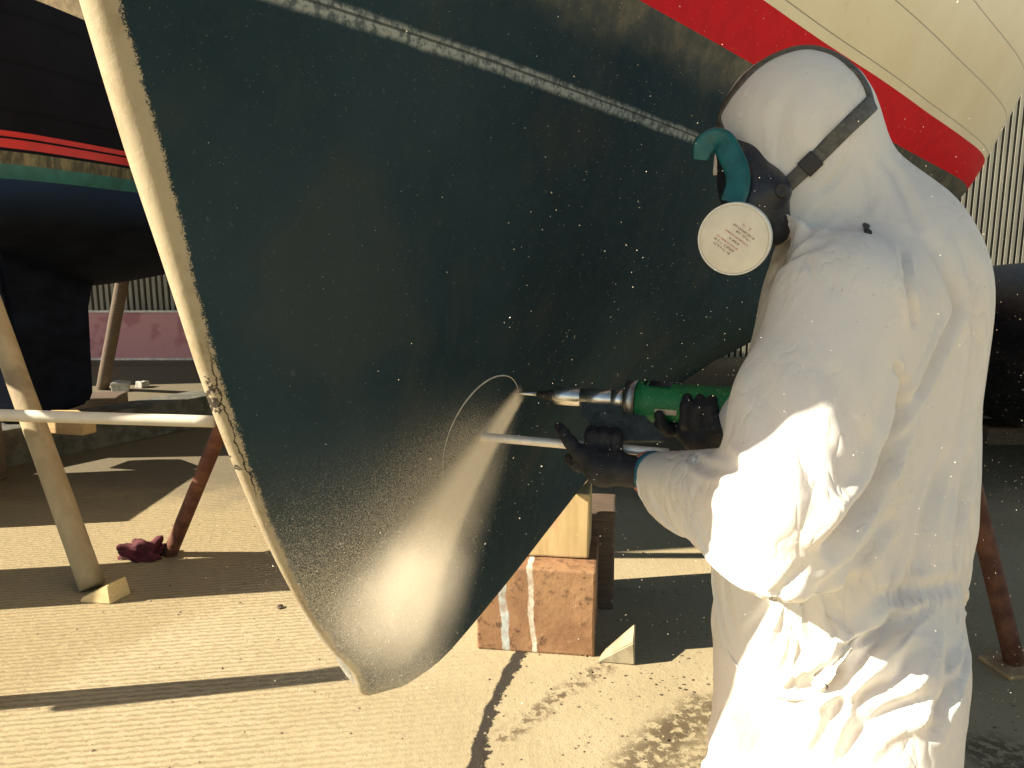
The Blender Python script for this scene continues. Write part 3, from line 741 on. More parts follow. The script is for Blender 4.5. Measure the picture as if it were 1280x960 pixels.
J = dict(head=U(994, 163, 1.33), neck=U(1078, 265, 1.36), chin=U(962, 242, 1.33),
         shL=U(1052, 378, 1.215), elL=U(978, 628, 1.155), wrL=U(815, 592, 1.46),
         shR=U(1062, 360, 1.53), elR=U(1000, 590, 1.60), wrR=U(925, 522, 1.47),
         chest=U(1080, 465, 1.37), upper=U(1098, 345, 1.37), waist=U(1062, 660, 1.37), hip=U(1046, 800, 1.37),
         hipL=U(1095, 850, 1.29), hipR=U(990, 850, 1.43))
kneeL = np.array([U(1092, 960, 1.28)[0], 1.10, .52]); kneeR = np.array([U(985, 960, 1.43)[0], 1.28, .50])
ankL = np.array([kneeL[0] + .03, 1.13, .10]); ankR = np.array([kneeR[0] - .01, 1.36, .10])
def body_sdf(P, suit):
    g = 0.0 if suit else -.036
    d = ell(P, J['chest'], (.198 + g, .165 + g, .27 + g))
    d = smin(d, ell(P, J['upper'], (.165 + g, .165 + g, .16 + g)), .09)
    d = smin(d, cone(P, J['shL'], J['shR'], .098 + g, .095 + g), .07)
    d = smin(d, cone(P, J['neck'] + np.array([.03, 0, -.04]), J['head'] + np.array([.02, 0, -.02]), .115 + g, .098 + g), .06)
    d = smin(d, ell(P, J['waist'], (.185 + g, .165 + g, .22 + g)), .06)
    d = smin(d, ell(P, J['hip'], (.212 + g, .175 + g, .22 + g)), .055)
    for h_, k_, a_ in ((J['hipL'], kneeL, ankL), (J['hipR'], kneeR, ankR)):
        d = smin(d, cone(P, h_, k_, .138 + g, .112 + g), .05)
        d = smin(d, cone(P, k_, a_, .112 + g, .088 + g if suit else .05), .03)
    # far arm
    a = smin(cone(P, J['shR'], J['elR'], .095 + g, .08 + g), cone(P, J['elR'], J['wrR'], .08 + g, .048 + g * .5), .03)
    d = smin(d, a, .03)
    # near arm with a baggy sleeve
    a = cone(P, J['shL'], J['elL'], .112 + g, .098 + g)
    a = smin(a, cone(P, J['elL'], J['wrL'], .094 + g, .047 + g * .6), .035)
    if suit:
        a = smin(a, ell(P, U(960, 520, 1.20), (.062, .06, .10)), .05)
    d = smin(d, a, .022 if suit else .03)
    # head / hood
    hd = ell(P, J['head'] + np.array([.002, 0, .003]), (.138 + g, .112 + g, .135 + g))
    hd = smin(hd, ell(P, J['chin'], (.062 + g, .07 + g, .075 + g)), .06)
    d = smin(d, hd, .045)
    return d
FN = np.array([-.76, .22, -.61]); FN /= np.linalg.norm(FN)        # the way the face looks
FP = (U(897, 158, 1.30) + U(984, 282, 1.30)) / 2
def person_mesh(suit, h):
    P, org = grid((.05, .82, .04), (.98, 1.75, 1.98), h)
    D = body_sdf(P, suit); D0 = D.copy()
    if suit:
        near = ((P - (J['head'] + J['chin']) / 2) ** 2).sum(-1) < .22 ** 2
        cut = (P - FP) @ FN.astype(np.float32)
        D = np.where(near & (P[..., 2] > 1.50), smax(D, cut, .008), D)
        wd = J['wrL'] - J['elL']; wd = wd / np.linalg.norm(wd)
        cw = (P - (J['wrL'] - wd * .012)) @ wd.astype(np.float32)
        D = np.where(((P - J['wrL']) ** 2).sum(-1) < .1 ** 2, np.maximum(D, cw), D)
        D = np.maximum(D, .075 - P[..., 2])
    else:                                                          # a face on the head: brow, nose, lips, ears
        c_ = (J['head'] * .55 + J['chin'] * .45); side = np.cross(FN, (0, 0, 1)); side /= np.linalg.norm(side); upv = np.cross(side, FN)
        f0 = c_ + FN * .075
        D = smin(D, cone(P, f0 + upv * .035, f0 - upv * .012 + FN * .022, .009, .014), .012)
        D = smin(D, ell(P, f0 - upv * .045, (.028, .028, .010)), .012)
        for sg in (1, -1):
            e = f0 + side * sg * .032 + upv * .03
            D = smax(D, -(np.sqrt(((P - (e + FN * .012)) ** 2).sum(-1)) - .014), .012)
            D = smin(D, np.sqrt(((P - (e - FN * .006)) ** 2).sum(-1)) - .012, .004)
            D = smin(D, ell(P, c_ + side * sg * .068 + upv * .01 - FN * .02, (.014, .014, .03)), .012)
    D[[0, -1]] = 1; D[:, [0, -1]] = 1; D[:, :, [0, -1]] = 1
    return (*surface_nets(D, org, h), D0, org)
# the body below the clothing
V, Fq, _, _ = person_mesh(False, .012)
SKIN = simple('skin', (.52, .32, .22), .5, 0, .1)
mesh('body', V, Fq, SKIN, worker, True)
# --- the coverall
V, Fq, D0, org0 = person_mesh(True, .0085)
def drape(V, Fq, D0, org, h, steps=70, inner=7):
    """let the fabric hang: too much cloth over the figure, gravity, stretch limits, contact with the body"""
    X = V.copy(); n = len(X)
    e = np.concatenate([Fq[:, [0, 1]], Fq[:, [1, 2]], Fq[:, [2, 3]], Fq[:, [3, 0]]]); e = np.unique(np.sort(e, 1), axis=0)
    dgl = np.concatenate([Fq[:, [0, 2]], Fq[:, [1, 3]]]); ne = len(e)
    E = np.concatenate([e, dgl]); a, b = E[:, 0], E[:, 1]
    val = np.bincount(e.ravel(), minlength=n).astype(float); wgt = np.bincount(E.ravel(), minlength=n).astype(float)
    shp = np.array(D0.shape)
    def field(p):
        q = (p - org) / h; i = np.clip(np.floor(q).astype(int), 0, shp - 2); f = q - i; out = 0
        for dx in (0, 1):
            for dy in (0, 1):
                for dz in (0, 1):
                    w = (f[:, 0] if dx else 1 - f[:, 0]) * (f[:, 1] if dy else 1 - f[:, 1]) * (f[:, 2] if dz else 1 - f[:, 2])
                    out = out + w * D0[i[:, 0] + dx, i[:, 1] + dy, i[:, 2] + dz]
        return out
    def nrm(p):
        g = np.stack([field(p + np.eye(3)[k] * .006) - field(p - np.eye(3)[k] * .006) for k in range(3)], 1)
        return g / (np.linalg.norm(g, axis=1)[:, None] + 1e-9)
    d0 = field(X); pin = (d0 < -.007) | (X[:, 2] < .13)
    mid = (X[a] + X[b]) / 2; dv = X[b] - X[a]; L0 = np.linalg.norm(dv, axis=1); vert = np.abs(dv[:, 2]) / (L0 + 1e-9)
    sc = 1.085 - .01 * vert
    limb = (np.linalg.norm(mid - J['elL'], axis=1) < .22) | (mid[:, 2] < .92); sc = np.where(limb, sc + .03, sc)
    hd = (mid[:, 2] > 1.53) & (mid[:, 0] < .66); sc = np.where(hd, 1.02, sc)
    zel = U(1165, 736, 1.3)[2]
    band = (np.abs(mid[:, 2] - zel) < .014) & (mid[:, 0] > .50); sc = np.where(band, .90 + .1 * vert, sc)
    L = L0 * sc
    N = nrm(X); Xs = X @ np.array([[1, 0, .25], [0, 1, 0], [-.25, 0, 1]])
    X = X + N * (.007 * vnoise(Xs * np.array([24, 24, 5]), 11) + .003 * vnoise(X * 55, 12))[:, None]; X[pin] = V[pin]
    Xp = X.copy(); free = ~pin
    for st_ in range(steps):
        vel = (X - Xp) * .90; Xp = X.copy()
        X = X + np.where(free[:, None], vel + np.array([0, 0, -.0005]), 0)
        for it in range(inner):
            d = X[b] - X[a]; l = np.linalg.norm(d, axis=1) + 1e-9
            k = (l - L) / l; k = np.where(k > 0, k, k * .85); c = d * (k * .5)[:, None]
            acc = np.stack([np.bincount(a, c[:, j], n) - np.bincount(b, c[:, j], n) for j in range(3)], 1)
            X = X + np.where(free[:, None], acc / wgt[:, None] * 1.7, 0)
        if st_ % 2 == 0:                                     # bending
            av = np.stack([np.bincount(e[:, 0], X[e[:, 1], j], n) + np.bincount(e[:, 1], X[e[:, 0], j], n) for j in range(3)], 1) / val[:, None]
            X = X + np.where(free[:, None], (av - X) * .05, 0)
        d = field(X); lo, hi = -.008, .034
        bad = free & ((d < lo) | (d > hi))
        if bad.any():
            g = nrm(X[bad]); dd = d[bad]; X[bad] += g * (np.clip(dd, lo, hi) - dd)[:, None]
    return X
import time; t_0 = time.time()
V = drape(V, Fq, D0, org0, .0085)
print('drape', round(time.time() - t_0, 1), len(V))
me = bpy.data.meshes.new('coverall_base'); me.from_pydata(V.tolist(), [], Fq.tolist()); me.update()
bm = bmesh.new(); bm.from_mesh(me)
for _ in range(1): bmesh.ops.smooth_vert(bm, verts=bm.verts, factor=.4, use_axis_x=True, use_axis_y=True, use_axis_z=True)
bm.to_mesh(me); bm.free()
tmp = bpy.data.objects.new('coverall_base', me); COL.objects.link(tmp)
sb = tmp.modifiers.new('s', 'SUBSURF'); sb.levels = 1
dg = bpy.context.evaluated_depsgraph_get(); me2 = bpy.data.meshes.new_from_object(tmp.evaluated_get(dg))
bpy.data.objects.remove(tmp)
nv = len(me2.vertices); co = np.empty(nv * 3); me2.vertices.foreach_get('co', co); co = co.reshape(-1, 3)
nr = np.empty(nv * 3); me2.vertices.foreach_get('normal', nr); nr = nr.reshape(-1, 3)
tris = [tuple(p.vertices) for p in me2.polygons]
bvh = BVHTree.FromPolygons(co.tolist(), tris)
def cast(u, v, bv=None):
    r = ray(u, v); h = (bv or bvh).ray_cast(Vector((0, 0, CAMZ)), Vector(r).normalized())
    return (np.array(h[0]), np.array(h[1])) if h[0] is not None else (None, None)
def segdist(P, pts):
    best = np.full(len(P), 9.0); tt = np.zeros(len(P)); n = len(pts) - 1
    for i in range(n):
        a, b = pts[i], pts[i + 1]; ba = b - a; t = np.clip(((P - a) @ ba) / max(ba @ ba, 1e-9), 0, 1)
        d = np.linalg.norm(P - a - t[:, None] * ba, axis=1); m_ = d < best
        best[m_] = d[m_]; tt[m_] = (i + t[m_]) / n
    return best, tt
disp = np.zeros(nv)
def fold(px, w, depth, ridge=.5):
    """a crease along a line over the cloth: valley with a rolled ridge on either side"""
    pts = [cast(u, v)[0] for u, v in catmull(px, 5)]; pts = [p for p in pts if p is not None]
    if len(pts) < 2: return
    pts = np.array(pts); lo = pts.min(0) - 4 * w; hi = pts.max(0) + 4 * w
    k = np.where(((co > lo) & (co < hi)).all(1))[0]
    d, t = segdist(co[k], pts); env = np.clip(np.minimum(t, 1 - t) * 5, 0, 1) ** .7
    x_ = d / w
    disp[k] += env * (-depth * np.exp(-x_ ** 2) + ridge * depth * np.exp(-((x_ - 1.9) / .8) ** 2))
# soft drape over everything: stretched noise, sharpened to creases
hz = np.clip((co[:, 2] - 1.35) / .3, 0, 1)
head_w = np.clip((co[:, 2] - 1.55) / .1, 0, 1) * (co[:, 0] < .62)
q = co @ np.array([[1, .25, .2], [0, 1, 0], [-.35, 0, 1]])
nA = vnoise(q * np.array([9, 9, 3.5]), 1); nB = vnoise(q * np.array([20, 20, 7]) + 5 * nA[:, None] * .2, 2); nC = vnoise(co * 34, 3)
armw = (np.linalg.norm(co - J['elL'], axis=1) < .30) * (co[:, 1] < 1.30)
amp = (1 - .75 * head_w) * (1 - .35 * armw)
disp += amp * (.0015 * nA)
leg = np.clip((.98 - co[:, 2]) / .1, 0, 1)
ql = co @ np.array([[.8, 0, .62], [0, 1, 0], [-.62, 0, .8]])
nL = vnoise(ql * np.array([13, 8, 4]), 4); nM = vnoise(ql * np.array([26, 14, 9]), 5)
disp += leg * (.001 * nL)
F_ = fold
F_([(1132, 470), (1122, 520), (1106, 562), (1086, 612), (1060, 655), (1032, 700)], .018, .046, .3)
F_([(1127, 308), (1134, 350), (1143, 410)], .008, .010)
F_([(1186, 335), (1195, 385), (1170, 445), (1142, 500), (1098, 560)], .010, .012)
F_([(1205, 300), (1222, 370), (1220, 450), (1200, 560)], .016, .008)
F_([(1160, 290), (1185, 340), (1200, 400)], .014, .007)
F_([(1118, 455), (1124, 470), (1120, 500)], .006, .010)
F_([(1150, 500), (1120, 560), (1092, 600)], .010, .012)
F_([(1185, 560), (1160, 640), (1150, 720)], .012, .009)
F_([(1215, 560), (1200, 640), (1195, 720)], .012, .009)
F_([(1120, 640), (1080, 690), (1010, 760)], .014, .010)
F_([(1085, 748), (1122, 742), (1140, 738), (1165, 735), (1195, 730), (1224, 724), (1240, 720)], .012, .007, .3)
for k in range(9):
    u0 = 1122 + k * 11; L_ = 24 + 22 * ((k * 7) % 5) / 4
    F_([(u0, 738 - L_), (u0 - 1, 738), (u0 - 3, 738 + L_)], .0035, .0028)
F_([(1150, 770), (1090, 800), (1030, 850), (985, 870)], .014, .014)
F_([(1148, 690), (1120, 770), (1060, 840), (1000, 860)], .012, .010)
F_([(1150, 800), (1125, 850), (1085, 870), (1050, 900)], .012, .014)
F_([(1175, 870), (1110, 890), (1070, 920), (1040, 980)], .014, .016)
F_([(1050, 850), (1040, 900), (1015, 960)], .010, .012)
F_([(1190, 800), (1185, 860), (1160, 930)], .012, .010)
F_([(1165, 752), (1120, 790), (1075, 835), (1040, 900)], .007, .010)
F_([(1215, 750), (1205, 830), (1170, 900)], .008, .008)
F_([(1140, 760), (1095, 790), (1040, 815)], .006, .008)
F_([(1010, 700), (960, 760), (930, 800)], .008, .005)
F_([(900, 570), (935, 600), (945, 640)], .010, .009)
F_([(860, 568), (885, 585), (920, 590)], .008, .007)
F_([(905, 610), (900, 640), (925, 675)], .009, .008)
F_([(1040, 450), (1065, 520), (1088, 575)], .016, .005)
F_([(1000, 560), (1020, 620), (1010, 670)], .016, .004)
F_([(940, 440), (960, 520), (950, 590)], .018, .004)
F_([(1040, 300), (985, 325), (935, 385)], .010, .005)
F_([(1040, 255), (1015, 285), (985, 320)], .010, .006)
F_([(1085, 200), (1088, 240), (1080, 270)], .008, .005)
F_([(1110, 200), (1130, 240), (1150, 290)], .010, .006)
F_([(1065, 185), (1050, 215), (1020, 245)], .006, .004)
F_([(920, 210), (945, 235), (965, 262)], .006, .004)
F_([(1030, 110), (1035, 150), (1030, 200)], .012, .003)
F_([(985, 110), (975, 160), (985, 210)], .012, .003)
co2 = co + nr * disp[:, None]
me2.vertices.foreach_set('co', co2.ravel()); me2.update()
m = NT('coverall_fabric'); v = m.coord(); n1 = m.noise(v, 9, 5, .6); n2 = m.noise(v, 38, 4, .6); n3 = m.noise(v, 500, 2)
n4 = m.noise(v, 140, 2, .5)
col = m.mix(m.ramp(n1, .3, .75), (.94, .92, .88), (.90, .88, .835)); col = m.mix(m.ramp(n4, .72, .76, 0, .5), col, (.45, .36, .24))
m.base(col, .6, 0, .3)
n5 = m.noise(m.mapped(v, (1, 1, .35), (0, R(14), 0)), 13, 2, .45, .5); n6 = m.noise(m.mapped(v, (1, 1, .5), (0, R(-32), 0)), 22, 2, .45, .4)
cr1 = m.math('POWER', m.math('SUBTRACT', 1.0, m.math('MULTIPLY', m.math('ABSOLUTE', m.math('SUBTRACT', n5, .5)), 2.0)), 6.0)
cr2 = m.math('POWER', m.math('SUBTRACT', 1.0, m.math('MULTIPLY', m.math('ABSOLUTE', m.math('SUBTRACT', n6, .5)), 2.0)), 8.0)
hh = m.math('ADD', m.math('MULTIPLY', cr1, -.55), m.math('ADD', m.math('MULTIPLY', cr2, -.30), m.math('ADD', m.math('MULTIPLY', n2, .10), n5)))
msk = m.ramp(n1, .42, .62, .15, 1)
bn = m.bump(m.math('MULTIPLY', hh, msk), .45, .012)
tr = m.add('ShaderNodeBsdfTranslucent'); m.put(tr.inputs[0], (.90, .86, .78)); m.put(tr.inputs[1], bn)
mx = m.add('ShaderNodeMixShader'); mx.inputs[0].default_value = .32
m.l.new(m.p.outputs[0], mx.inputs[1]); m.l.new(tr.outputs[0], mx.inputs[2]); m.l.new(mx.outputs[0], m.out.inputs[0])
SUIT = m.m
suit = link('coverall', me2, SUIT, worker, True)
bvh2 = BVHTree.FromPolygons(co2.tolist(), tris)
# tear on the shoulder
BLKF = simple('black_rubber', (.018, .018, .021), .55, 0, .3, 40)
tp, tn = cast(1083, 287, bvh2)
bm = bmesh.new(); 
pts = [cast(u, v_, bvh2) for u, v_ in ((1080, 281), (1083, 284), (1082, 288), (1085, 292))]
tube(bm, [p + n_ * .001 for p, n_ in pts], [.003, .005, .0032, .0055], 10); bm_obj('tear', bm, BLKF, suit, True)
bm = bmesh.new()
for k in range(7):
    p_ = U(1150 + random.uniform(-6, 3), 210 + random.uniform(-4, 5), 1.36); tube(bm, [p_ + np.array([.004 * j, 0, random.uniform(-.004, .004)]) * random.uniform(-1, 1) for j in range(4)], .0016, 6)
sf, sn = cast(1140, 208, bvh2)
# respirator ------------------------------------------------------------
RUB = simple('mask_rubber', (.016, .018, .024), .45, 0, .3, 60)
resp = empty('respirator', U(935, 230, 1.26)); resp.parent = worker; resp.location = Vector(U(935, 230, 1.26)) - Vector((wx, wy, 0))
P, org = grid(U(925, 235, 1.27) - .17, U(925, 235, 1.27) + .17, .006)
D = ell(P, U(930, 225, 1.305), (.042, .055, .062))
D = smin(D, cone(P, U(903, 178, 1.30), U(942, 235, 1.29), .016, .035), .02)
D = smin(D, cone(P, U(942, 235, 1.29), U(978, 240, 1.235), .036, .013), .02)
D = smin(D, cone(P, U(950, 245, 1.27), U(965, 285, 1.28), .045, .030), .02)
D = smin(D, cone(P, U(935, 260, 1.27), U(922, 296, 1.262), .034, .036), .02)
D[[0, -1]] = 1; D[:, [0, -1]] = 1; D[:, :, [0, -1]] = 1
Vv, Ff = surface_nets(D, org, .006); mesh('facepiece', Vv, Ff, RUB, resp, True)
TEALP = simple('teal_plastic', (.006, .10, .105), .45, 0, .25, 30)
bm = bmesh.new(); path = catmull([U(876, 200, 1.275), U(879, 186, 1.27), U(889, 176, 1.265), U(902, 177, 1.255), U(912, 192, 1.245), U(921, 214, 1.235), U(922, 234, 1.23), U(915, 254, 1.228)], 6)
hw = [.0125 + .0065 * min(1, i / 8) for i in range(len(path))]
for sgn in (1,):
    ringv = []
    for i, p_ in enumerate(path):
        t_ = path[min(i + 1, len(path) - 1)] - path[max(i - 1, 0)]; t_ /= np.linalg.norm(t_)
        vw = (p_ - np.array([0, 0, CAMZ])); vw /= np.linalg.norm(vw); sx = np.cross(t_, vw); sx /= np.linalg.norm(sx)
        w_ = hw[i]; h_ = .0032
        ringv.append([bm.verts.new(p_ + sx * a * w_ - vw * b * h_) for a, b in ((-1, -.5), (-.9, .8), (-.55, 1), (0, .35), (.55, 1), (.9, .8), (1, -.5), (0, -1.6))])
    for i in range(len(path) - 1):
        for k in range(8): bm.faces.new((ringv[i][k], ringv[i][(k + 1) % 8], ringv[i + 1][(k + 1) % 8], ringv[i + 1][k]))
    bm.faces.new(ringv[0][::-1]); bm.faces.new(ringv[-1])
bm_obj('frame', bm, TEALP, resp, True)
# filter: white disc with rim and faint print
fc = U(917, 299, 1.205); fn = (np.array([0, 0, CAMZ]) - fc); fn /= np.linalg.norm(fn); fn = fn + np.array([-.20, 0, -.08]); fn /= np.linalg.norm(fn)
FIL = simple('filter_white', (.72, .66, .55), .6, 0, .06, 30); RIM = simple('filter_rim', (.78, .75, .68), .4, 0, .04)
Rf = .0545
bm = bmesh.new(); lathe(bm, fc - fn * .022, fn, [(0, Rf * .86), (.002, Rf * .97), (.006, Rf), (.020, Rf), (.0225, Rf * .985), (.0225, Rf * .955), (.0205, Rf * .945), (.0205, Rf * .5)], 64)
fil = bm_obj('filter_cartridge', bm, RIM, resp, True)
bm = bmesh.new(); lathe(bm, fc - fn * .004, fn, [(0, Rf * .94), (.0035, Rf * .94), (.0045, Rf * .90), (.0052, Rf * .5), (.0054, .001)], 64)
bm_obj('filter_face', bm, FIL, fil, True)
# illegible lines of small print, slanting down to the right
fx = np.cross((0, 0, 1), fn); fx /= np.linalg.norm(fx); fy = np.cross(fn, fx)
ca, sa = math.cos(R(-36)), math.sin(R(-36)); tx = fx * ca + fy * sa; ty = -fx * sa + fy * ca
PRK = simple('print_pink', (.52, .22, .19), .7, 0, .2); PRD = simple('print_brown', (.22, .12, .09), .7, 0, .2)
for row, (yy, x0, x1, hgt, pm) in enumerate([(.0235, -.004, .012, .0042, PRK), (.0165, -.014, .024, .0026, PRD), (.0105, -.004, .022, .0032, PRD), (.0035, -.018, .022, .0022, PRK), (-.003, -.006, .012, .0022, PRD), (-.010, -.024, .014, .0020, PRK), (-.0165, -.024, .012, .0034, PRD), (-.0225, -.020, .010, .0036, PRD)]):
    bm = bmesh.new(); x_ = x0; rr_ = random.Random(row)
    while x_ < x1:
        gw = hgt * rr_.uniform(.35, .6)
        for st_ in range(rr_.choice((2, 2, 3))):
            if rr_.random() < .5: a_ = (x_ + gw * rr_.random(), yy); b_2 = (a_[0] + .0003, yy + hgt)
            else: yq = yy + hgt * rr_.choice((0, .5, 1)); a_ = (x_, yq); b_2 = (x_ + gw, yq)
            pa = [fc + tx * c_[0] + ty * c_[1] + fn * (.0006 + .0009 * (1 - (math.hypot(*c_) / Rf))) for c_ in (a_, b_2)]
            tube(bm, pa, .0005, 5)
        x_ += gw * 1.7
        if rr_.random() < .16: x_ += gw
    bm_obj('print', bm, pm, fil)
# head strap lying on the hood
STR = simple('grey_strap', (.075, .072, .062), .6, 0, .3, 120)
def ribbon(name, px, w, mat, th=.002, lift=.0025, par=None):
    pts = []
    for u, v_ in px:
        p_, n_ = cast(u, v_, bvh2)
        if p_ is None:
            best = bvh2.find_nearest(Vector(U(u, v_, 1.31))); p_, n_ = np.array(best[0]), np.array(best[1])
        pts.append((p_, n_))
    Pm = catmull([p for p, _ in pts], 6); Nm = catmull([n for _, n in pts], 6); bm = bmesh.new(); rings = []
    for i, p_ in enumerate(Pm):
        hit = bvh2.find_nearest(Vector(p_)); p_ = np.array(hit[0]); n_ = Nm[i] / np.linalg.norm(Nm[i])
        t_ = Pm[min(i + 1, len(Pm) - 1)] - Pm[max(i - 1, 0)]; t_ /= np.linalg.norm(t_); sx = np.cross(t_, n_); sx /= np.linalg.norm(sx)
        ww = w[0] + (w[1] - w[0]) * i / (len(Pm) - 1) if isinstance(w, tuple) else w
        rings.append([bm.verts.new(p_ + sx * a * ww + n_ * (lift + b * th)) for a, b in ((-1, -1.5), (-1, .6), (-.8, 1), (.8, 1), (1, .6), (1, -1.5))])
    for i in range(len(Pm) - 1):
        for k in range(6): bm.faces.new((rings[i][k], rings[i][(k + 1) % 6], rings[i + 1][(k + 1) % 6], rings[i + 1][k]))
    bm.faces.new(rings[0][::-1]); bm.faces.new(rings[-1])
    return bm_obj(name, bm, mat, par if par else resp, True)
ribbon('neck_strap', [(974, 242), (990, 226), (1010, 207), (1032, 185), (1055, 162), (1076, 142), (1090, 128)], (.011, .0135), STR, .0016)
ribbon('head_strap', [(1089, 132), (1080, 104), (1064, 84), (1042, 68), (1012, 60), (985, 64), (958, 76), (932, 97), (912, 122), (900, 146), (892, 165)], .008, STR, .0014, .002)
ribbon('slide', [(1004, 213), (1012, 205), (1020, 197)], .0145, BLKF, .002, .005)
bm = bmesh.new(); bp, bn_ = U(977, 238, 1.222), -(ray(977, 238) / np.linalg.norm(ray(977, 238)))
lathe(bm, bp - bn_ * .006, bn_, [(0, .011), (.006, .012), (.009, .010), (.010, .006), (.008, .004)], 24); bm_obj('buckle', bm, BLKF, resp, True)

# gloves ----------------------------------------------------------------
m = NT('glove_fabric'); v = m.coord(); n1 = m.noise(v, 40, 5); n2 = m.noise(v, 260, 2)
col = m.mix(m.ramp(n1, .3, .7), (.007, .0075, .011), (.018, .019, .024)); col = m.mix(m.ramp(n2, .70, .74, 0, .6), col, (.30, .28, .25))
m.base(col, .7); m.bump(n1, .5, .004); GLV = m.m
def hand_mesh(wrist, palm_c, knuckles, fingers, thumb, r_palm=(.030, .038), h=.0035):
    allp = np.array([wrist, palm_c] + knuckles + [p for f_ in fingers for p in f_] + thumb)
    P, org = grid(allp.min(0) - .06, allp.max(0) + .06, h)
    D = cone(P, wrist, palm_c, .030, r_palm[0])
    for k in knuckles: D = smin(D, cone(P, palm_c, k, r_palm[0] * .85, .0145), .018)
    for k, f_ in zip(knuckles, fingers):
        chain = [k] + f_; rads = [.0138, .0125, .0115, .0098]
        for i in range(len(chain) - 1): D = smin(D, cone(P, chain[i], chain[i + 1], rads[i], rads[i + 1]), .005)
    chain = [wrist * .35 + palm_c * .65] + thumb; rads = [.020, .0155, .0135, .0115]
    for i in range(len(chain) - 1): D = smin(D, cone(P, chain[i], chain[i + 1], rads[i], rads[i + 1]), .008)
    D[[0, -1]] = 1; D[:, [0, -1]] = 1; D[:, :, [0, -1]] = 1
    return surface_nets(D, org, h)
mL = m_of_u(ROD0, 752); rodc = axis_pt(ROD0, mL)
toc = np.array([0, 0, CAMZ]) - rodc; toc[2] = 0; toc /= np.linalg.norm(toc)       # towards the camera, level
ZU = np.array([0, 0, 1.0])
kn, fg = [], []
for i, off in enumerate((-.044, -.020, .004, .027)):
    b0 = rodc + ROD_A * off
    kn.append(b0 + toc * .034 - ZU * (.004 + .003 * i))
    if i == 0:   # forefinger lies forward along the rod
        fg.append([b0 - ROD_A * .016 + toc * .030 + ZU * .012, b0 - ROD_A * .030 + toc * .022 + ZU * .026, b0 - ROD_A * .040 + toc * .012 + ZU * .036])
    else:
        fg.append([b0 + toc * .020 + ZU * .026, b0 - toc * .016 + ZU * .026, b0 - toc * .026 - ZU * .006])
th = [rodc - ROD_A * .020 + toc * .030 - ZU * .034, rodc - ROD_A * .046 + toc * .020 - ZU * .030, rodc - ROD_A * .062 + toc * .010 - ZU * .026]
wr = J['wrL'] + np.array([.0, 0, 0]); pc = rodc + ROD_A * .004 + toc * .040 - ZU * .028
Vv, Ff = hand_mesh(wr, pc, kn, fg, th)
gl = mesh('glove', Vv, Ff, GLV, worker, True)
wd = J['wrL'] - J['elL']; wd /= np.linalg.norm(wd)
for k, (nm, colr, off, rad) in enumerate([('cuff', (.55, .16, .12), .012, .040), ('cuff', (.02, .12, .16), -.004, .042)]):
    bm = bmesh.new(); lathe(bm, J['wrL'] + wd * (off - .008), wd, [(0, rad * .8), (.001, rad * .97), (.005, rad), (.011, rad), (.015, rad * .96), (.016, rad * .75)], 32)
    bm_obj(nm, bm, simple('knit_%s' % ('coral' if k == 0 else 'teal'), colr, .9, 0, .3, 90), gl, True)
# grinder ---------------------------------------------------------------
g = lambda u: m_of_u(gtip, u)
grd = empty('die_grinder', axis_pt(gtip, g(800)), 'green die grinder with a chrome neck held against the circle on the hull', 'grinder')
STEEL = simple('bright_steel', (.75, .72, .67), .30, 1.0, .1, 60, .05); STEEL2 = simple('dull_steel', (.42, .40, .37), .38, 1.0, .25, 60, .1)
def gl_(name, prof, mat, par=grd, n=40):
    bm = bmesh.new(); lathe(bm, gtip, ROD_A, prof, n); return bm_obj(name, bm, mat, par, True)
gl_('bit', [(-.004, .0025), (0, .0032), (g(672), .0032)], STEEL)
gl_('collet', [(g(671), .004), (g(674), .0075), (g(686), .009), (g(688), .0115), (g(694), .0115)], DKST)
gl_('neck', [(g(693), .0165), (g(696), .0185), (g(724), .0185), (g(725), .0165), (g(727), .0165), (g(727.5), .0195), (g(763), .0195), (g(764), .018), (g(766), .018), (g(767), .0205), (g(783), .0235)], STEEL)
gl_('flange', [(g(782), .024), (g(783), .040), (g(796), .042), (g(797), .034)], STEEL2)
m = NT('green_casing'); v = m.coord(); n1 = m.noise(v, 30, 5); n2 = m.noise(v, 300, 2)
col = m.mix(m.ramp(n1, .3, .7), (.008, .16, .045), (.012, .20, .06)); col = m.mix(m.ramp(n2, .66, .71, 0, .6), col, (.45, .45, .38))
m.base(col, .58); m.bump(n1, .15, .002); GRN = m.m
cs = gl_('casing', [(g(797), .034), (g(798), .041), (g(812), .042), (g(818), .039), (g(850), .038), (g(900), .039), (g(960), .039), (g(1000), .035), (g(1004), .022)], GRN)
# slots, switch, screw on the casing
tcam = np.array([0, 0, CAMZ]) - axis_pt(gtip, g(850)); tcam -= ROD_A * (tcam @ ROD_A); tcam /= np.linalg.norm(tcam); gup = np.cross(ROD_A, tcam); gup *= np.sign(gup[2])
def on_case(u, ang, rr=.0335): return axis_pt(gtip, g(u)) + (tcam * math.cos(R(ang)) + gup * math.sin(R(ang))) * rr
def patch(name, u0, u1, a0, a1, mat, rr, par):
    bm = bmesh.new(); nn_ = 8; rows = []
    for k in range(nn_ + 1):
        a = a0 + (a1 - a0) * k / nn_; rows.append([bm.verts.new(on_case(u, a, r_)) for u, r_ in ((u0, rr - .004), (u0 + .6, rr), (u1 - .6, rr), (u1, rr - .004))])
    for k in range(nn_):
        for j in range(3): bm.faces.new((rows[k][j], rows[k][j + 1], rows[k + 1][j + 1], rows[k + 1][j]))
    return bm_obj(name, bm, mat, par, True)
patch('switch', 806, 840, 48, 88, BLKF, .0418, cs); patch('label_strip', 826, 850, 82, 96, WED, .0405, cs)
patch('vent', 822, 850, -34, -18, simple('vent_sand', (.62, .52, .38), .6), .0405, cs)
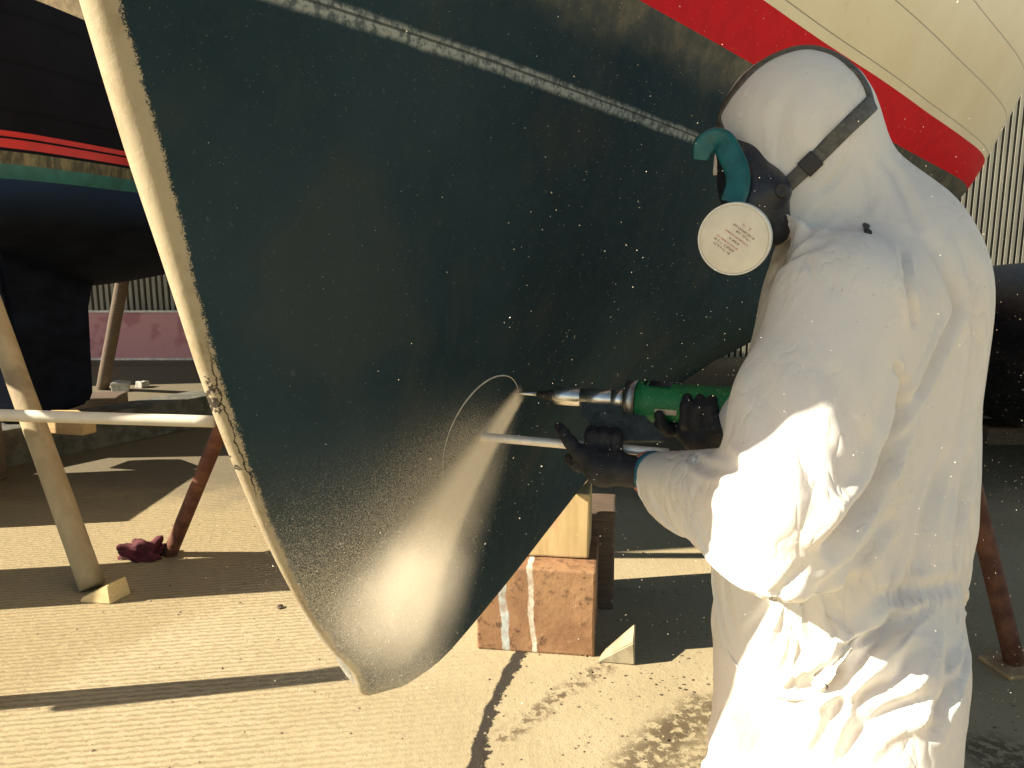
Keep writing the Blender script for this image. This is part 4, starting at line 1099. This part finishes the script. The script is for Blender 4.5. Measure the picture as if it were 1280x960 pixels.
bm = bmesh.new(); o_ = on_case(888, -38, .0385); lathe(bm, o_ - tcam * .003, (o_ - axis_pt(gtip, g(888))), [(0, .006), (.003, .006), (.0035, .003), (.002, .002)], 16); bm_obj('screw', bm, BLKF, cs, True)
# dark grip and trammel plate under the neck, riding on the rod
rq = lambda u: axis_pt(ROD0, m_of_u(ROD0, u))
pts = [U(728, 499, 1.0), U(728, 521, 1.0), U(760, 548, 1.0), U(832, 549, 1.0), U(806, 521, 1.0), U(786, 508, 1.0)]
pd = np.cross(ROD_A, gup); 
def onplane(u, v_):
    r_ = ray(u, v_); c_ = rq(760) + tcam * .004; n_ = np.cross(ROD_A, axis_pt(gtip, g(740)) - rq(740)); n_ /= np.linalg.norm(n_)
    return np.array([0, 0, CAMZ]) + r_ * (((c_ - np.array([0, 0, CAMZ])) @ n_) / (r_ @ n_)), n_
bm = bmesh.new(); pl_ = [onplane(u, v_) for u, v_ in ((727, 496), (727, 521), (752, 545), (770, 552), (830, 552), (833, 548), (808, 523), (790, 506))]
A_ = [bm.verts.new(p + n * .003) for p, n in pl_]; B_ = [bm.verts.new(p - n * .003) for p, n in pl_]
bm.faces.new(A_); bm.faces.new(B_[::-1])
for i in range(len(A_)): j = (i + 1) % len(A_); bm.faces.new((A_[j], A_[i], B_[i], B_[j]))
bm_obj('trammel_plate', bm, simple('plate_grey', (.05, .062, .062), .6, 0, .4, 50), grd)
# rod
rod = None
bm = bmesh.new(); tube(bm, [axis_pt(ROD0, t) - axis_pt(ROD0, 0) for t in np.linspace(-.03, m_of_u(ROD0, 836), 10)], .0088, 20)
rod = bm_obj('guide_rod', bm, simple('rod_alu', (.85, .80, .72), .35, .3, .06, 60, .05), None, True); rod.location = axis_pt(ROD0, 0)
tag(rod, 'bright metal guide rod sticking out of the circle centre, gripped by the black glove', 'rod')
# far hand under the casing
mR = axis_pt(gtip, g(872)); dn = -gup
kn2, fg2 = [], []
for i, off in enumerate((-.040, -.016, .008, .030)):
    b0 = mR + ROD_A * off
    kn2.append(b0 + dn * .048 - tcam * .004)
    fg2.append([b0 + dn * .034 + tcam * .034, b0 + dn * .004 + tcam * .046, b0 + gup * .012 + tcam * .038] if i else [b0 + dn * .052 + tcam * .020 - ROD_A * .012, b0 + dn * .042 + tcam * .036 - ROD_A * .022, b0 + dn * .024 + tcam * .042 - ROD_A * .026])
th2 = [mR + dn * .030 - tcam * .042, mR - tcam * .046, mR + gup * .022 - tcam * .036]
Vv, Ff = hand_mesh(J['wrR'] * .6 + (mR + dn * .06) * .4, mR + dn * .058 + ROD_A * .012, kn2, fg2, th2, (.034, .04))
mesh('glove', Vv, Ff, GLV, worker, True)
# boots
for ank in (ankL, ankR):
    bm = bmesh.new(); P, org = grid(ank - np.array([.32, .2, .11]), ank + np.array([.2, .2, .15]), .008)
    D = cone(P, ank + np.array([.03, 0, -.05]), ank + np.array([-.15, .06, -.062]), .046, .040); D = smin(D, cone(P, ank, ank + np.array([0, 0, .10]), .052, .055), .03)
    D = np.maximum(D, (.004 - P[..., 2])); D[[0, -1]] = 1; D[:, [0, -1]] = 1; D[:, :, [0, -1]] = 1
    Vv, Ff = surface_nets(D, org, .008); mesh('boot', Vv, Ff, BLKF, worker, True); bm.free()

# ================================================================== DUST
# flakes thrown off by the cutter: a dense grainy jet, plus drifting specks
DUST = simple('dust_flakes', (.78, .69, .54), .9, 0, .05, 5, 0)
def flakes(name, pts, sizes, label=None):
    n = len(pts); d = rng.normal(size=(n, 3, 3)); d /= np.linalg.norm(d, axis=2, keepdims=True)
    V = (pts[:, None, :] + d * sizes[:, None, None]).reshape(-1, 3)
    me = bpy.data.meshes.new(name); me.vertices.add(3 * n); me.loops.add(3 * n); me.polygons.add(n)
    me.vertices.foreach_set('co', V.ravel()); me.loops.foreach_set('vertex_index', np.arange(3 * n)); me.polygons.foreach_set('loop_start', np.arange(n) * 3)
    me.update(); me.validate()
    return tag(link(name, me, DUST), kind='stuff')
JP = catmull([gtip + ROD_A * .012, U(632, 525, 1.50), U(608, 580, 1.30), U(572, 645, 1.19), U(530, 715, 1.15), U(490, 785, 1.14), U(465, 840, 1.15)], 8)
JP = np.array(JP)
def jet(n, tpow, spread, skew=0.0):
    t = rng.random(n) ** tpow; f = t * (len(JP) - 1.001); i = f.astype(int); p = JP[i] + (JP[i + 1] - JP[i]) * (f - i)[:, None]
    w = spread[0] + spread[1] * t
    off = rng.normal(size=(n, 3)) * w[:, None]
    if skew: off[:, 0] -= np.abs(rng.normal(size=n)) * skew * (t ** .7 + .05); off[:, 2] += rng.normal(size=n) * skew * .35 * t
    return p + off
allp = np.concatenate([jet(18000, .75, (.003, .045)), jet(34000, .75, (.006, .045), .13)]); allp = allp[allp[:, 2] > .03]
q = allp[:, :2] - P0; Ls = q @ PERP; Sv = q @ DIR; allp = allp[Ls > np.clip(.02 + (Sv + .3) * .25, .02, .3)]
flakes('dust_jet', allp, rng.uniform(.0002, .0006, len(allp)))
n = 10000
uu = rng.uniform(250, 1290, n); uu = np.where(rng.random(n) < .72, rng.uniform(640, 1290, n), uu); vv = rng.uniform(-10, 900, n); dd = rng.uniform(.85, 1.9, n)
sp = np.array([U(u, v_, d_) for u, v_, d_ in zip(uu, vv, dd)])
flakes('dust_specks', sp, rng.uniform(.0003, .0008, n) * (1 + 1.3 * (rng.random(n) < .06)))
J0 = U(640, 515, 1.42); J1 = U(478, 800, 1.12); JD = J1 - J0; JL = np.linalg.norm(JD); JD = JD / JL
# the finest dust hangs as a cloud
m = NT('dust_cloud'); m.n.remove(m.p)
v = m.coord(); x = m.sep(v); tz = m.math('DIVIDE', x[2], float(JL))
rad = m.math('SQRT', m.math('ADD', m.math('MULTIPLY', x[0], x[0]), m.math('MULTIPLY', x[1], x[1])))
ww = m.math('ADD', .016, m.math('MULTIPLY', m.math('MAXIMUM', tz, 0.0), .072))
fall = m.ramp(m.math('DIVIDE', rad, ww), .1, 1.35, 1, 0)
nz_ = m.noise(v, 16, 3, .5)
den = m.math('MULTIPLY', fall, m.ramp(nz_, .2, .8, .5, 1.3))
den = m.math('MULTIPLY', den, m.ramp(tz, 1.15, .75))
den = m.math('MULTIPLY', den, m.ramp(tz, -.04, .25))
vol = m.add('ShaderNodeVolumePrincipled'); m.put(vol.inputs['Color'], (.95, .87, .74)); vol.inputs['Anisotropy'].default_value = .2
m.put(vol.inputs['Density'], m.math('MULTIPLY', den, 10.0)); m.l.new(vol.outputs[0], m.out.inputs['Volume'])
bm = bmesh.new(); lathe(bm, (0, 0, 0), (0, 0, 1), [(-.02, .02), (0, .03), (JL * .5, .085), (JL * 1.15, .16)], 24)
me = bpy.data.meshes.new('dust_cloud'); bmesh.ops.recalc_face_normals(bm, faces=bm.faces); bm.to_mesh(me); bm.free()
o = bpy.data.objects.new('dust_cloud', me); COL.objects.link(o); me.materials.append(m.m)
o.matrix_world = Matrix.Translation(Vector(J0)) @ Vector(JD).to_track_quat('Z', 'Y').to_matrix().to_4x4(); tag(o, kind='stuff')

# loose grit and paint chips on the concrete
n = 900; gx = rng.uniform(-1.9, 2.3, n); gy = rng.uniform(1.75, 4.2, n); gx[:420] = rng.normal(.75, .45, 420); gy[:420] = rng.normal(2.35, .35, 420)
V, Fc = [], []
for i in range(n):
    r_ = random.choice((.0022, .003, .0045, .0065)) * random.uniform(.6, 1.2); b_i = len(V); k = 5
    for j in range(k):
        a_ = 2 * math.pi * j / k + random.uniform(-.4, .4); V.append((gx[i] + r_ * math.cos(a_) * random.uniform(.7, 1.4), gy[i] + r_ * math.sin(a_), 0.0005))
    V.append((gx[i] + random.uniform(-.3, .3) * r_, gy[i], r_ * random.uniform(.5, 1.1)))
    for j in range(k): Fc.append((b_i + j, b_i + (j + 1) % k, b_i + k))
tag(mesh('grit', V, Fc, simple('grit_stone', (.16, .12, .075), .9, 0, .7, 3)), kind='stuff')
